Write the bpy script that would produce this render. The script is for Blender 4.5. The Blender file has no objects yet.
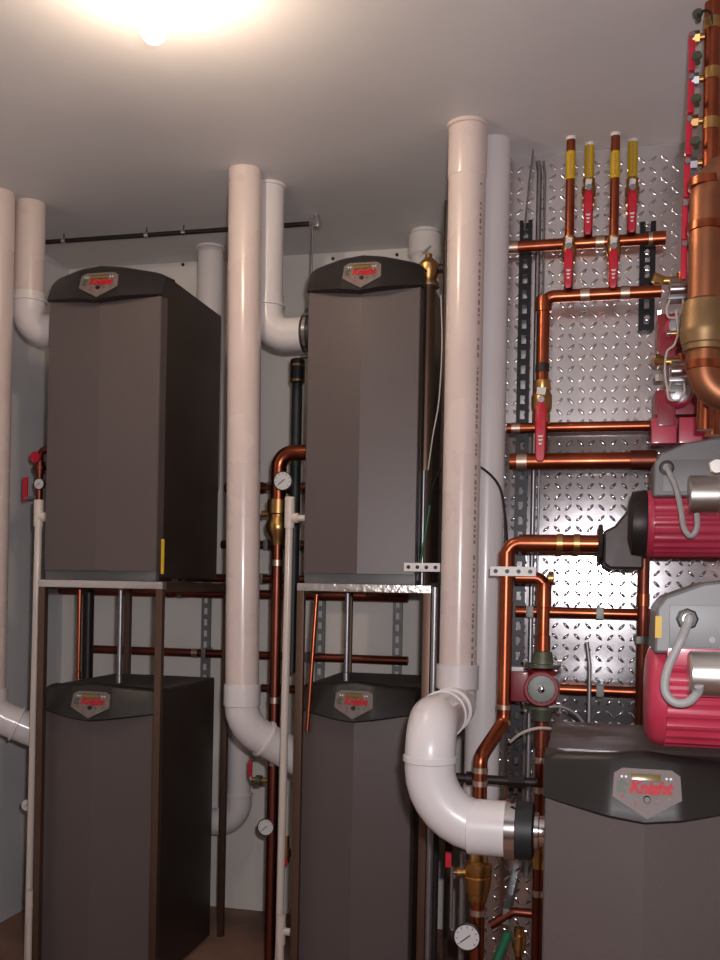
import bpy, bmesh, math, random
from mathutils import Vector, Matrix
random.seed(7)
C = bpy.context.scene.collection
PI = math.pi

# ------------------------------------------------------------------ camera
A = math.radians(13.2); RO = math.radians(1.1); F = 960.0
ZC = 1.475; HY = 585.0
sA, cA = math.sin(A), math.cos(A); sR, cR = math.sin(RO), math.cos(RO)
FL, CE = 0.0, ZC + 1.47            # floor, ceiling heights
BY, PY, LX, PX0 = 4.11, 3.30, -2.41, -0.33   # back wall, plate wall, left wall, plate wall's left end

def V(*a): return Vector(a)
def at(px, py, Y):
    """world point seen at a pixel of the photograph, on the plane Y"""
    dx, dy = px-360, py-HY
    u = (dx*cR + dy*sR)/F; v = (-dx*sR + dy*cR)/F
    X1 = u*cA - sA; Y1 = u*sA + cA
    d = Y/Y1
    return V(X1*d, Y, ZC - v*d)
def zat(X, Y, py):
    d = -X*sA + Y*cA; u = F*(X*cA + Y*sA)/d
    dy = py-HY; dx = (u-dy*sR)/cR
    return ZC - (-dx*sR + dy*cR)/F*d
def depth(p): return -p[0]*sA + p[1]*cA

cam = bpy.data.cameras.new('camera'); co = bpy.data.objects.new('camera', cam); C.objects.link(co)
cam.sensor_fit = 'VERTICAL'; cam.sensor_height = 36; cam.sensor_width = 27; cam.lens = 36*F/960
cam.shift_y = (HY-480)/960; cam.clip_start = 0.05
co.matrix_world = Matrix.Translation((0, 0, ZC)) @ Matrix.Rotation(A, 4, 'Z') @ Matrix.Rotation(PI/2, 4, 'X') @ Matrix.Rotation(RO, 4, 'Z')
bpy.context.scene.camera = co

# ------------------------------------------------------------------ materials
def mat(name, col, rough=.5, metal=0, coat=0, spec=.5, noise=None, bump=None, emit=None):
    m = bpy.data.materials.new(name); m.use_nodes = True
    nt = m.node_tree; b = nt.nodes['Principled BSDF']
    b.inputs['Base Color'].default_value = (*col, 1); b.inputs['Roughness'].default_value = rough
    b.inputs['Metallic'].default_value = metal; b.inputs['Coat Weight'].default_value = coat
    b.inputs['Coat Roughness'].default_value = .12
    b.inputs['Specular IOR Level'].default_value = spec
    tc = nt.nodes.new('ShaderNodeTexCoord')
    if noise:                                   # (scale, second colour, low, high, stretch)
        sc, c2, lo, hi, st = noise
        mp = nt.nodes.new('ShaderNodeMapping'); mp.inputs['Scale'].default_value = st
        nt.links.new(tc.outputs['Object'], mp.inputs['Vector'])
        n = nt.nodes.new('ShaderNodeTexNoise'); n.inputs['Scale'].default_value = sc; n.inputs['Detail'].default_value = 6
        nt.links.new(mp.outputs[0], n.inputs['Vector'])
        r = nt.nodes.new('ShaderNodeValToRGB'); r.color_ramp.elements[0].position = lo; r.color_ramp.elements[1].position = hi
        r.color_ramp.elements[0].color = (*col, 1); r.color_ramp.elements[1].color = (*c2, 1)
        nt.links.new(n.outputs['Fac'], r.inputs['Fac']); nt.links.new(r.outputs[0], b.inputs['Base Color'])
        mr = nt.nodes.new('ShaderNodeMapRange'); mr.inputs['To Min'].default_value = rough*.8; mr.inputs['To Max'].default_value = min(1, rough*1.3)
        nt.links.new(n.outputs['Fac'], mr.inputs['Value']); nt.links.new(mr.outputs[0], b.inputs['Roughness'])
    if bump:
        sc, dist = bump
        n = nt.nodes.new('ShaderNodeTexNoise'); n.inputs['Scale'].default_value = sc; n.inputs['Detail'].default_value = 4
        nt.links.new(tc.outputs['Object'], n.inputs['Vector'])
        bp = nt.nodes.new('ShaderNodeBump'); bp.inputs['Strength'].default_value = .6; bp.inputs['Distance'].default_value = dist
        nt.links.new(n.outputs['Fac'], bp.inputs['Height']); nt.links.new(bp.outputs[0], b.inputs['Normal'])
    if emit:
        b.inputs['Emission Color'].default_value = (*emit[0], 1); b.inputs['Emission Strength'].default_value = emit[1]
    return m
ONE = (1, 1, 1)
M = dict(
 ceiling=mat('ceiling_paint', (.70, .68, .69), .5, noise=(1.6, (.78, .76, .76), .35, .7, ONE), bump=(60, .0006), spec=.3),
 wall=mat('wall_paint', (.74, .70, .65), .7, noise=(2.5, (.82, .78, .73), .3, .7, ONE), bump=(40, .001)),
 sidewall=mat('side_wall_paint', (.68, .68, .70), .7, noise=(3, (.76, .75, .75), .3, .7, ONE), bump=(40, .001)),
 floor=mat('concrete', (.17, .10, .075), .75, noise=(4, (.34, .18, .125), .3, .7, ONE), bump=(25, .003)),
 plate=mat('diamond_plate', (.60, .56, .56), .27, 1, noise=(3, (.72, .69, .69), .3, .7, ONE), bump=(4, .002)),
 platel=mat('diamond_plate_clean', (.44, .43, .45), .135, 1, noise=(3, (.56, .55, .57), .3, .7, ONE), bump=(4, .002)),
 pvc=mat('pvc', (.70, .58, .54), .26, 0, .3, noise=(3, (.77, .66, .62), .3, .75, ONE)),
 pvcw=mat('pvc_white', (.72, .68, .68), .3, 0, .3, noise=(3, (.79, .75, .75), .3, .75, ONE)),
 ink=mat('pipe_print', (.30, .22, .21), .6),
 cpvc=mat('cpvc', (.66, .58, .52), .35, 0, .2),
 copper_dull=mat('tarnished_copper', (.44, .17, .08), .42, .9, noise=(7, (.26, .12, .07), .35, .75, ONE)),
 brass_dull=mat('tarnished_brass', (.36, .23, .11), .48, .8, noise=(16, (.24, .15, .08), .35, .8, ONE)),
 copper=mat('copper', (.47, .13, .06), .29, 1, noise=(9, (.25, .065, .036), .35, .8, ONE)),
 copperd=mat('old_copper', (.30, .085, .055), .38, 1, noise=(7, (.15, .05, .035), .3, .8, ONE)),
 solder=mat('solder', (.66, .50, .40), .4, 1),
 brass=mat('brass', (.62, .36, .13), .33, 1, noise=(18, (.42, .24, .10), .35, .8, ONE)),
 bronze=mat('green_bronze', (.16, .17, .12), .5, .6, noise=(20, (.08, .10, .07), .3, .8, ONE)),
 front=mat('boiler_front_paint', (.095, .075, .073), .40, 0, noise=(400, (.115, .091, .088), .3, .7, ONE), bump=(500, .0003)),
 side=mat('boiler_side_shaded', (.026, .017, .014), .4, 0, noise=(6, (.036, .024, .020), .3, .7, ONE)),  # cabinet sides: grey boiler paint darkened, grazing shade put into the colour
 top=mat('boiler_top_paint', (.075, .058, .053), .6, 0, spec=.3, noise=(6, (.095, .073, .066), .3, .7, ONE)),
 hood=mat('boiler_hood_plastic', (.016, .013, .012), .42, 0, bump=(400, .0003)),
 badge=mat('badge_silver', (.155, .125, .115), .55, .0, noise=(40, (.21, .17, .155), .35, .75, ONE)),
 badger=mat('badge_rim', (.055, .043, .04), .4, .2),
 lcd=mat('lcd', (.20, .13, .02), .2, 0, .5),
 redprint=mat('red_print', (.48, .012, .02), .5, spec=.3),
 emblem=mat('emblem_green_grey', (.07, .085, .065), .5),
 white=mat('white_plastic', (.78, .76, .75), .4),
 dial=mat('gauge_dial', (.75, .74, .74), .35),
 black=mat('black_plastic', (.012, .011, .012), .4),
 iron=mat('black_iron', (.028, .024, .026), .42, .5, noise=(12, (.05, .035, .03), .3, .8, ONE)),
 steel=mat('rack_steel', (.42, .33, .28), .36, 1, noise=(6, (.26, .16, .11), .35, .75, (1, 1, .25))),
 rust=mat('rack_post_steel', (.19, .125, .095), .42, .8, noise=(5, (.12, .068, .045), .3, .75, (1, 1, .3))),
 bright=mat('bright_steel', (.78, .76, .76), .16, 1, noise=(14, (.60, .57, .56), .3, .8, ONE)),
 rail=mat('crinkled_steel', (.80, .76, .73), .30, 1, bump=(55, .006)),
 zinc=mat('galvanised', (.42, .42, .44), .35, .9, noise=(14, (.30, .30, .32), .3, .8, ONE)),
 strut=mat('strut_grey', (.26, .28, .26), .5, .6, noise=(9, (.16, .18, .17), .3, .8, ONE)),
 strutb=mat('strut_black', (.03, .03, .034), .4, .6),
 red=mat('pump_red', (.46, .028, .068), .38, 0, .3, noise=(6, (.54, .05, .10), .3, .7, ONE)),
 redd=mat('pump_dark_red', (.24, .012, .025), .42, 0, .15),
 handle=mat('red_vinyl', (.56, .015, .04), .4),
 castgrey=mat('cast_grey', (.135, .135, .135), .45, .35, noise=(9, (.18, .18, .18), .3, .7, ONE)),
 alu=mat('aluminium', (.72, .70, .66), .34, 1, noise=(20, (.60, .58, .54), .3, .7, ONE)),
 conduit=mat('grey_flex', (.36, .35, .35), .45),
 yellow=mat('yellow_tape', (.66, .42, .015), .5),
 rubber=mat('rubber', (.015, .017, .018), .5),
 wirew=mat('white_wire', (.55, .49, .44), .5), wireg=mat('green_wire', (.02, .16, .08), .5), wireb=mat('black_wire', (.012, .01, .01), .45),
 bulb=mat('lit_bulb', (1, .9, .75), .3, emit=((1.0, .77, .56), 215)),
 porcelain=mat('porcelain', (.75, .72, .68), .25),
)

# ------------------------------------------------------------------ mesh helpers
class MB:
    def __init__(s): s.bm = bmesh.new()
    def box(s, lo, hi, bev=0, rot=None):
        lo, hi = Vector(lo), Vector(hi); c = (lo+hi)/2; d = hi-lo
        g = bmesh.ops.create_cube(s.bm, size=1)
        vs = g['verts']
        for v in vs: v.co = Vector((v.co.x*d.x, v.co.y*d.y, v.co.z*d.z))
        if bev:
            es = list({e for v in vs for e in v.link_edges})
            r = bmesh.ops.bevel(s.bm, geom=es, offset=bev, segments=2, affect='EDGES', profile=.7)
            vs = list({v for f in r['faces'] for v in f.verts} | {v for v in vs if v.is_valid})
        for v in vs: v.co = (rot @ v.co if rot else v.co) + c
        return s
    def tube(s, pts, r, bend=0, seg=20, rr=None, cap=True):
        pts = [Vector(p) for p in pts]; path = [pts[0]]
        for i in range(1, len(pts)-1):
            a, b, c = pts[i-1], pts[i], pts[i+1]
            d1 = (a-b).normalized(); d2 = (c-b).normalized()
            ang = d1.angle(d2)
            if bend and ang < PI-.01:
                t = min(bend/math.tan(ang/2), (a-b).length*.49 if i > 1 else (a-b).length*.95, (c-b).length*.49 if i < len(pts)-2 else (c-b).length*.95)
                R = t*math.tan(ang/2); ctr = b + (d1+d2).normalized()*(R/math.sin(ang/2))
                p0 = b+d1*t; p1 = b+d2*t; n = max(4, int((PI-ang)/(PI/2)*9)); v0 = p0-ctr; v1 = p1-ctr
                for k in range(n+1):
                    q = v0.slerp(v1, k/n).normalized()*v0.length if v0.angle(v1) > 1e-3 else v0
                    path.append(ctr+q)
            else: path.append(b)
        path.append(pts[-1])
        t0 = (path[1]-path[0]).normalized()
        up = V(0, 0, 1) if abs(t0.z) < .9 else V(1, 0, 0)
        nrm = t0.cross(up).normalized(); rings = []; prev = t0
        for i, p in enumerate(path):
            if i == 0: t = t0
            elif i == len(path)-1: t = (path[i]-path[i-1]).normalized()
            else:
                t = ((path[i+1]-p).normalized() + (p-path[i-1]).normalized()).normalized()
            nrm = (prev.rotation_difference(t) @ nrm); nrm = (nrm - t*nrm.dot(t)).normalized(); prev = t
            bn = t.cross(nrm)
            rings.append([s.bm.verts.new(p + (nrm*math.cos(2*PI*k/seg)+bn*math.sin(2*PI*k/seg))*r) for k in range(seg)])
        for a, b in zip(rings, rings[1:]):
            for k in range(seg): s.bm.faces.new((a[k], a[(k+1) % seg], b[(k+1) % seg], b[k]))
        if cap:
            s.bm.faces.new(rings[0][::-1]); s.bm.faces.new(rings[-1])
        return s
    def lathe(s, o, axis, prof, seg=28, f=None):
        """prof = [(distance along the axis, radius)]; f(k) scales the radius around the axis"""
        o = Vector(o); ax = Vector(axis).normalized()
        up = V(0, 0, 1) if abs(ax.z) < .9 else V(1, 0, 0)
        n = ax.cross(up).normalized(); b = ax.cross(n); rings = []
        for h, r in prof:
            rings.append([s.bm.verts.new(o+ax*h+(n*math.cos(2*PI*k/seg)+b*math.sin(2*PI*k/seg))*max(r, 1e-4)*(f(k, h) if f else 1)) for k in range(seg)])
        for a, c in zip(rings, rings[1:]):
            for k in range(seg): s.bm.faces.new((a[k], a[(k+1) % seg], c[(k+1) % seg], c[k]))
        s.bm.faces.new(rings[0][::-1]); s.bm.faces.new(rings[-1])
        return s
    def prism(s, pts, d):
        a = [s.bm.verts.new(p) for p in pts]; b = [s.bm.verts.new(Vector(p)+Vector(d)) for p in pts]
        n = len(pts); s.bm.faces.new(a[::-1]); s.bm.faces.new(b)
        for k in range(n): s.bm.faces.new((a[k], a[(k+1) % n], b[(k+1) % n], b[k]))
        return s
    def loft(s, rings):
        vs = [[s.bm.verts.new(p) for p in r] for r in rings]; n = len(rings[0])
        for a, b in zip(vs, vs[1:]):
            for k in range(n): s.bm.faces.new((a[k], a[(k+1) % n], b[(k+1) % n], b[k]))
        s.bm.faces.new(vs[0][::-1]); s.bm.faces.new(vs[-1]); return s
    def build(s, name, m, parent=None, smooth=True, label=None, bevel=0):
        bmesh.ops.recalc_face_normals(s.bm, faces=s.bm.faces)
        me = bpy.data.meshes.new(name); off = wloc(parent) if parent else V(0, 0, 0)
        if parent: bmesh.ops.translate(s.bm, verts=s.bm.verts, vec=-off)
        else:
            xs = [v.co for v in s.bm.verts]
            off = V(sum(p.x for p in xs)/len(xs), sum(p.y for p in xs)/len(xs), min(p.z for p in xs))
            bmesh.ops.translate(s.bm, verts=s.bm.verts, vec=-off)
        s.bm.to_mesh(me); s.bm.free(); me.materials.append(m)
        if smooth:
            for p in me.polygons: p.use_smooth = True
            me.set_sharp_from_angle(angle=math.radians(38))
        o = bpy.data.objects.new(name, me); C.objects.link(o)
        if parent: o.parent = parent
        else: o.location = off
        if label: o['label'] = label
        if bevel:
            b = o.modifiers.new('bevel', 'BEVEL'); b.width = bevel; b.segments = 2; b.limit_method = 'ANGLE'
        return o
def wloc(o):
    p = V(0, 0, 0)
    while o: p += o.location; o = o.parent
    return p
def thing(name, label, cat, loc, group=None):
    o = bpy.data.objects.new(name, None); C.objects.link(o); o.empty_display_size = .05
    o.location = loc; o['label'] = label; o['category'] = cat
    if group: o['group'] = group
    return o
def tag(o, label, cat, group=None):
    o['label'] = label; o['category'] = cat
    if group: o['group'] = group
    return o
def struct(o): o['kind'] = 'structure'; return o
def copy_tree(o, parent=None):
    c = o.copy(); C.objects.link(c)
    if parent: c.parent = parent
    for ch in [x for x in bpy.data.objects if x.parent == o]: copy_tree(ch, c)
    return c
X, Y, Z = V(1, 0, 0), V(0, 1, 0), V(0, 0, 1)

# ------------------------------------------------------------------ the room
RX, FY = 1.75, -1.1
struct(MB().box((LX-.1, FY-.1, FL-.1), (RX+.1, BY+.1, FL)).build('floor', M['floor'], smooth=False))
struct(MB().box((LX-.1, FY-.1, CE), (RX+.1, BY+.1, CE+.1)).build('ceiling', M['ceiling'], smooth=False))
struct(MB().box((LX-.1, FY, FL), (LX, BY, CE)).build('wall_left', M['sidewall'], smooth=False))
struct(MB().box((LX, BY, FL), (PX0, BY+.1, CE)).build('wall_back', M['wall'], smooth=False))
struct(MB().box((RX, FY, FL), (RX+.1, PY, CE)).build('wall_right', M['wall'], smooth=False))
struct(MB().box((LX-.1, FY-.1, FL), (RX+.1, FY, CE)).build('wall_front', M['wall'], smooth=False))
struct(MB().box((PX0, PY, FL), (RX+.1, BY+.1, CE)).build('wall_alcove', M['wall'], smooth=False))
# tread plate sheets on the wall: raised lozenges as real relief
def lozenge(bm, cx, y, cz, ang, L=.0155, W=.0056, H=.0019):
    ca, sa = math.cos(ang), math.sin(ang)
    def q(a, b, h): return bm.verts.new((cx+a*ca-b*sa, y-h, cz+a*sa+b*ca))
    o = [q(-L, 0, 0), q(-L*.5, -W*.85, 0), q(L*.5, -W*.85, 0), q(L, 0, 0), q(L*.5, W*.85, 0), q(-L*.5, W*.85, 0)]
    t = [q(-L*.62, 0, H), q(-L*.3, -W*.35, H), q(L*.3, -W*.35, H), q(L*.62, 0, H), q(L*.3, W*.35, H), q(-L*.3, W*.35, H)]
    for k in range(6): bm.faces.new((o[k], o[(k+1) % 6], t[(k+1) % 6], t[k]))
    bm.faces.new(t)
def sheet(x0, x1, z0, z1, y):
    b = MB(); b.box((x0, y, z0), (x1, y+.003, z1))
    s = .036; i = 0; z = z0+s/2
    while z < z1-.012:
        j = 0; x = x0+s/2
        while x < x1-.012:
            lozenge(b.bm, x, y, z, PI/4 if (i+j) % 2 else -PI/4); x += s; j += 1
        z += s; i += 1
    return b
zs = zat(.5, PY, 436)
o1 = sheet(PX0, RX-.002, zs, CE-.002, PY-.0035).build('wall_plate_sheet', M['plate']); struct(o1)
o2 = sheet(PX0, RX-.002, FL+.002, zs+.03, PY-.0075).build('wall_plate_sheet', M['platel']); struct(o2)

# ------------------------------------------------------------------ boilers
BW, BH, BD = .394, 1.08, .57
def text_mesh(txt, size, origin, parent, name, m, shear=.25, ext=.0006, off=.012):
    cu = bpy.data.curves.new('t', 'FONT'); cu.body = txt; cu.size = size; cu.extrude = ext; cu.shear = shear; cu.offset = off*size
    cu.align_x = 'CENTER'; cu.align_y = 'CENTER'; cu.resolution_u = 4
    to = bpy.data.objects.new('t', cu); C.objects.link(to); bpy.context.view_layer.update()
    me = bpy.data.meshes.new_from_object(to.evaluated_get(bpy.context.evaluated_depsgraph_get()))
    bpy.data.objects.remove(to); me.name = name
    me.transform(Matrix.Translation(origin) @ Matrix.Rotation(PI/2, 4, 'X'))
    me.materials.clear(); me.materials.append(m)
    o = bpy.data.objects.new(name, me); C.objects.link(o); o.parent = parent
    return o
def make_boiler(w, label):
    t = thing('wall_boiler', label, 'boiler', (0, 0, 0), 'grey condensing boilers')
    h = w/2
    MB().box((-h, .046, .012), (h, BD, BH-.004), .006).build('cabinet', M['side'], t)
    MB().prism([(-h+.0015, .09, BH-.004), (h-.0015, .09, BH-.004), (h-.0015, BD-.002, BH-.004), (-h+.0015, BD-.002, BH-.004)], (0, 0, .004)).build('lid', M['top'], t, smooth=False)
    MB().box((-h+.004, .0, .0), (h-.004, .03, .035), .003).build('kick_strip', M['castgrey'], t)
    # front cover, folded along a ridge down its middle
    b = MB(); z0, z1 = .035, BH-.07
    pl = [(-h+.002, .05), (-h+.002, -.002), (-h+.005, -.006), (.002, -.040), (h-.005, -.006), (h-.002, -.002), (h-.002, .05)]
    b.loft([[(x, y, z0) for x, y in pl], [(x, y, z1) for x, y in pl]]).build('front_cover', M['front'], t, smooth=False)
    # hood
    b = MB(); n = 44; rings = []
    def hood(x):                                 # plan protrusion and lower edge along x
        a = abs(x)/h
        return -.012-.060*(1-max(0, (a-.33)/.67)**1.15), BH-.084-.026*(1-a)
    for k in range(n+1):
        x = -h-.002 + (2*h+.004)*k/n; y, zl = hood(max(-h, min(h, x)))
        a = abs(x)/h; zt = BH+.006+.022*(1-a)-(.009*max(0, (a-.86)/.14)**2)
        rings.append([(x, y+.012, zl), (x, y, zl+.006), (x, y+.006, zl+.02), (x, y+.030, zt-.014), (x, y+.040, zt-.003), (x, y+.056, zt), (x, .10, BH+.004), (x, .10, BH-.002), (x, .046, BH-.01), (x, .046, zl+.01)])
    hd = b.loft(rings).build('hood', M['hood'], t)
    # control panel: shield shape seated on a rim
    def shield(s, y, dz=0):
        pts = [(-.070, .030), (-.052, .042), (.052, .042), (.070, .030), (.073, -.022), (0, -.066), (-.073, -.022)]
        return [(.004+px*s*.90, y, BH-.040+pz*s*.86+dz) for px, pz in pts]
    rim = MB().prism(shield(1.11, -.066), (0, .03, 0)).build('panel_rim', M['badger'], t, smooth=False, bevel=.002)
    cp = MB().prism(shield(1, -.0725), (0, .012, 0)).build('control_panel', M['badge'], t, smooth=False, label='silver shield shaped control panel with red lettering')
    yf = -.0728; zc = BH-.040
    MB().box((-.026, yf-.002, zc+.015), (.030, yf+.001, zc+.026), .001).build('display', M['lcd'], cp)
    k = MB()
    k.box((-.029, yf-.0012, zc+.0125), (.033, yf+.001, zc+.014)); k.box((-.029, yf-.0012, zc+.027), (.033, yf+.001, zc+.0285))
    k.build('display_frame', M['badger'], cp, smooth=False)
    text_mesh('Knight', .030, (.010, yf-.001, zc+.001), cp, 'lettering', M['redprint'], off=.055)
    # small red emblem before the word
    e = MB(); e.prism([(-.046+px*.0105, yf-.001, zc+.001+pz*.0105) for px, pz in ((-.6, -1), (.9, -1), (.8, -.5), (.5, 0), (.6, .5), (1.2, .2), (1.35, .55), (.8, 1), (.3, 1.3), (-.1, 1.1), (-.6, .7), (-.8, .1), (-.7, -.5))], (0, .0015, 0)).build('emblem', M['emblem'], cp, smooth=False)
    MB().lathe((.004, yf+.002, zc-.020), -Y, [(0, .0068), (.006, .0068), (.008, .0055)], 20).build('selector_knob', M['black'], cp)
    for bx, bz, mm in ((-.044, .020, 'white'), (-.036, .020, 'white'), (.041, .020, 'white'), (.049, .020, 'white'), (-.042, -.016, 'redprint'), (.046, -.017, 'lcd'), (-.018, -.020, 'badger'), (.024, -.021, 'badger'), (-.018, -.030, 'redprint')):
        MB().lathe((bx, yf+.001, zc+bz), -Y, [(0, .0024), (.0022, .0024)], 10).build('button', M[mm], cp)
    # the panel leans back with the hood
    for o in [rim, cp]+[c for c in bpy.data.objects if c.parent == cp]:
        for v in o.data.vertices: v.co.y += (v.co.z-(BH-.118))*.30-.008
    return t
XR1, XR2, XR3 = -1.488, -.551, None
BF = 3.17
W1 = .448
b_mid = make_boiler(BW, 'grey boiler on the top shelf of the middle rack, right of the near vent pipe')
b_mid.location = (-.945+BW/2, BF, ZC+.003)
def boiler_copy(loc, label, sx=1, dz=1):
    c = copy_tree(b_mid); c.location = loc; c.scale = (sx, 1, 1); c['label'] = label; return c
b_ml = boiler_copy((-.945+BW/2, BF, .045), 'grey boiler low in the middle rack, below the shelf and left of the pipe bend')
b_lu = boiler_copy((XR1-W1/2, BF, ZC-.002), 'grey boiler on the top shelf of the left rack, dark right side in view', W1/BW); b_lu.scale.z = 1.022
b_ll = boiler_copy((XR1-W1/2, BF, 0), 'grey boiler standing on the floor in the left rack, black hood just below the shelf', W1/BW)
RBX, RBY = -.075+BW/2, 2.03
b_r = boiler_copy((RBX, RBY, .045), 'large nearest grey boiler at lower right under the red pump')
for x0, x1, y0, y1 in ((-.925, -.53, BF+.0, BF+BD-.0), (-.11, .36, RBY-.03, RBY+BD+.03)):
    o = MB().box((x0, y0, 0), (x1, y1, .045), .006).build('equipment_pad', M['floor'])
    tag(o, 'low concrete pad under the lower middle boiler' if x0 < -.5 else 'low concrete pad under the large nearest boiler', 'concrete pad')
# yellow sticker on the upper left boiler's front edge
p = at(157.5, 557, BF-.001)
MB().box((XR1-.013, BF-.0045, zat(XR1, BF, 574)), (XR1-.004, BF+.002, zat(XR1, BF, 540))).build('sticker', M['yellow'], b_lu, smooth=False, label='yellow warning sticker')

# ------------------------------------------------------------------ racks
def rack(label, px_l, px_r, zt, extra, xr=None):
    yf, yb = BF-.045, BF+BD+.03
    xl = at(px_l, 620, yf).x; xr_ = at(px_r, 620, yf).x
    t = thing('boiler_rack', label, 'rack', ((xl+xr_)/2, yf, 0), 'steel boiler racks')
    s = .0125
    for x, y in ((xl, yf), (xr_, yf), (xl+.01, yb), (xr_, yb)):
        MB().box((x-s, y-s, 0), (x+s, y+s, zt-.026 if y == yf else zt-.035), .002).build('post', M['rust'], t)
    MB().box((xl-s, yf-s, zt-.026), (xr_+s, yf+.018, zt-.0005), .002).build('front_rail', M['rail'], t, label='shiny bare steel rail')
    MB().box((xl-s, yf+.02, zt-.035), (xl+s, yb+s, zt-.001), .002).build('side_rail', M['rust'], t)
    MB().box((xr_-s, yf+.02, zt-.035), (xr_+s, yb+s, zt-.001), .002).build('side_rail', M['rust'], t)
    MB().box((xl+s, yb-.02, zt-.035), (xr_-s, yb+s, zt-.001), .002).build('back_rail', M['rust'], t)
    MB().box((xl+s+.001, yf+.02, zt-.008), (xr_-s-.001, yb-.022, zt-.001)).build('shelf', M['iron'], t, smooth=False)
    return t, xl, xr_
rk1, r1l, r1r = rack('steel angle rack holding the two left boilers', 43, 160, ZC-.002, None)
rk2, r2l, r2r = rack('steel angle rack holding the two middle boilers', 301, 427, ZC+.003, None)

# ------------------------------------------------------------------ PVC vent pipes
R4 = .0575
def collar(path_pt, axis, r=R4, w=.012, k=1.13): return (Vector(path_pt)-Vector(axis)*w/2, axis, [(0, r*1.02), (.002, r*k), (w-.002, r*k), (w, r*1.02)])
def vent(name, label, m='pvc', group='white vent pipes', loc=None):
    return thing(name, label, 'vent pipe', loc, group)
def coupling(parent, p, axis, L=.09, r=R4, hs=None):
    """black rubber sleeve with two steel band clamps"""
    p = Vector(p); ax = Vector(axis)
    c = MB().lathe(p, ax, [(0, r*1.03), (.004, r*1.17), (L-.004, r*1.17), (L, r*1.03)], 32).build('rubber_coupling', M['rubber'], parent, label='black rubber coupling')
    for h in (hs or (.012, L-.026)):
        MB().lathe(p+ax*h, ax, [(0, r*1.18), (.001, r*1.22), (.013, r*1.22), (.014, r*1.18)], 32).build('band_clamp', M['bright'], c, label='steel band clamp')
    sc = MB(); up = ax.cross(Y).normalized() if abs(ax.y) < .9 else Z
    sc.lathe(p+ax*.019+V(0, -r*.55, r*1.22), V(.3, -.2, 1), [(0, .005), (.016, .005)], 10).build('clamp_screw', M['iron'], c)
    return c
def top_ring(parent, x, y, r=R4, m='pvc', h=.012):
    MB().lathe((x, y, CE), -Z, [(0, r*1.03), (.001, r*1.12), (h, r*1.12), (h+.001, r*1.03)], 32).build('ceiling_ring', M[m], parent)
def marks(parent, x, y, z0, z1, r, px_dir, step=.02):
    """the printed line running along the pipe"""
    b = MB(); z = z0; rng = random.Random(int(z0*100))
    a = px_dir
    while z < z1:
        L = rng.uniform(.004, .016)
        if rng.random() < .8:
            c, s = math.cos(a), math.sin(a); wd = .0045
            n = V(c, s, 0); t_ = V(-s, c, 0); o = V(x, y, 0)+n*(r+.0002)
            p = [o-t_*wd+Z*z, o+t_*wd+Z*z, o+t_*wd+Z*(z+L), o-t_*wd+Z*(z+L)]
            b.bm.faces.new([b.bm.verts.new(q) for q in p])
        z += L+rng.uniform(.004, .014)
    b.build('printed_marks', M['ink'], parent, smooth=False)['kind'] = 'stuff'

# A: near pipe, between the left and middle boilers
xa, ya = -1.21, 3.24
A_ = vent('vent_pipe', 'cream plastic vent pipe between the left and middle racks, bending right below the shelf', loc=(xa, ya, 0))
ze = zat(xa, ya, 700)
xat = xa; xa = -1.184
MB().tube([(xat, ya, CE), (xa, ya, ze)], R4*1.04, seg=40).build('pipe', M['pvc'], A_)
MB().lathe((xa, ya, zat(xa, ya, 684)), -Z, [(0, R4), (.001, R4*1.14), (.075, R4*1.14), (.078, R4*1.05)], 36).build('socket', M['pvcw'], A_)
e_end = V(-.990, 3.375, zat(-.990, 3.375, 762))
ek = V(xa, ya, zat(xa, ya, 725))
MB().tube([(xa, ya, ze), ek, e_end], R4*1.07, .13, 36).build('elbow', M['pvcw'], A_)
dd = (e_end-ek).normalized()
for q in (.10,): MB().lathe(*collar(ek+dd*q, dd, R4*1.07), 36).build('elbow_collar', M['pvcw'], A_)
coupling(A_, e_end, dd, .05)
# B: behind A, into the middle upper boiler
xb, yb = -1.166, 3.375
B_ = vent('vent_pipe', 'white plastic vent pipe just behind the near pipe, turning into the upper middle boiler', loc=(xb, yb, 0))
zb = zat(xb, yb, 336)
MB().tube([(xb, yb, CE), (xb, yb, zb+.14)], R4, seg=36).build('pipe', M['pvcw'], B_)
top_ring(B_, xb, yb, m='pvcw')
MB().tube([(xb, yb, zb+.15), (xb, yb, zb), (-1.02, yb, zb)], R4*1.08, .085, 36).build('elbow', M['pvcw'], B_)
MB().lathe(*collar((xb, yb, zb+.11), Z, R4*1.05), 36).build('elbow_collar', M['pvcw'], B_)
coupling(B_, (-1.025, yb, zb), X, .075)
# C, D: the left pair
xc, yc = -2.206, 3.25
C_ = vent('vent_pipe', 'cream plastic vent pipe at the far left edge, running down to the lower left boiler', loc=(xc, yc, 0))
zc_ = zat(xc, yc, 745)
MB().tube([(xc, yc, CE), (xc, yc, zc_+.18)], R4, seg=36).build('pipe', M['pvc'], C_)
MB().lathe((xc, yc, zat(xc, yc, 688)), -Z, [(0, R4), (.001, R4*1.14), (.06, R4*1.14), (.062, R4*1.05)], 36).build('socket', M['pvcw'], C_)
e2 = V(-1.965, 3.38, zc_-.0); k2 = V(xc, yc, zat(xc, yc, 712))
MB().tube([(xc, yc, zc_+.19), k2, e2], R4*1.07, .10, 36).build('elbow', M['pvcw'], C_)
d2 = (e2-k2).normalized()
MB().lathe(*collar(k2+d2*.11, d2, R4*1.07), 36).build('elbow_collar', M['pvcw'], C_)
xd, yd = -2.145, 3.365
D_ = vent('vent_pipe', 'white plastic vent pipe second from left, turning into the upper left boiler', loc=(xd, yd, 0))
zd = zat(xd, yd, 332)
MB().tube([(xd, yd, CE), (xd, yd, zd+.14)], R4, seg=36).build('pipe', M['pvc'], D_)
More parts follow.
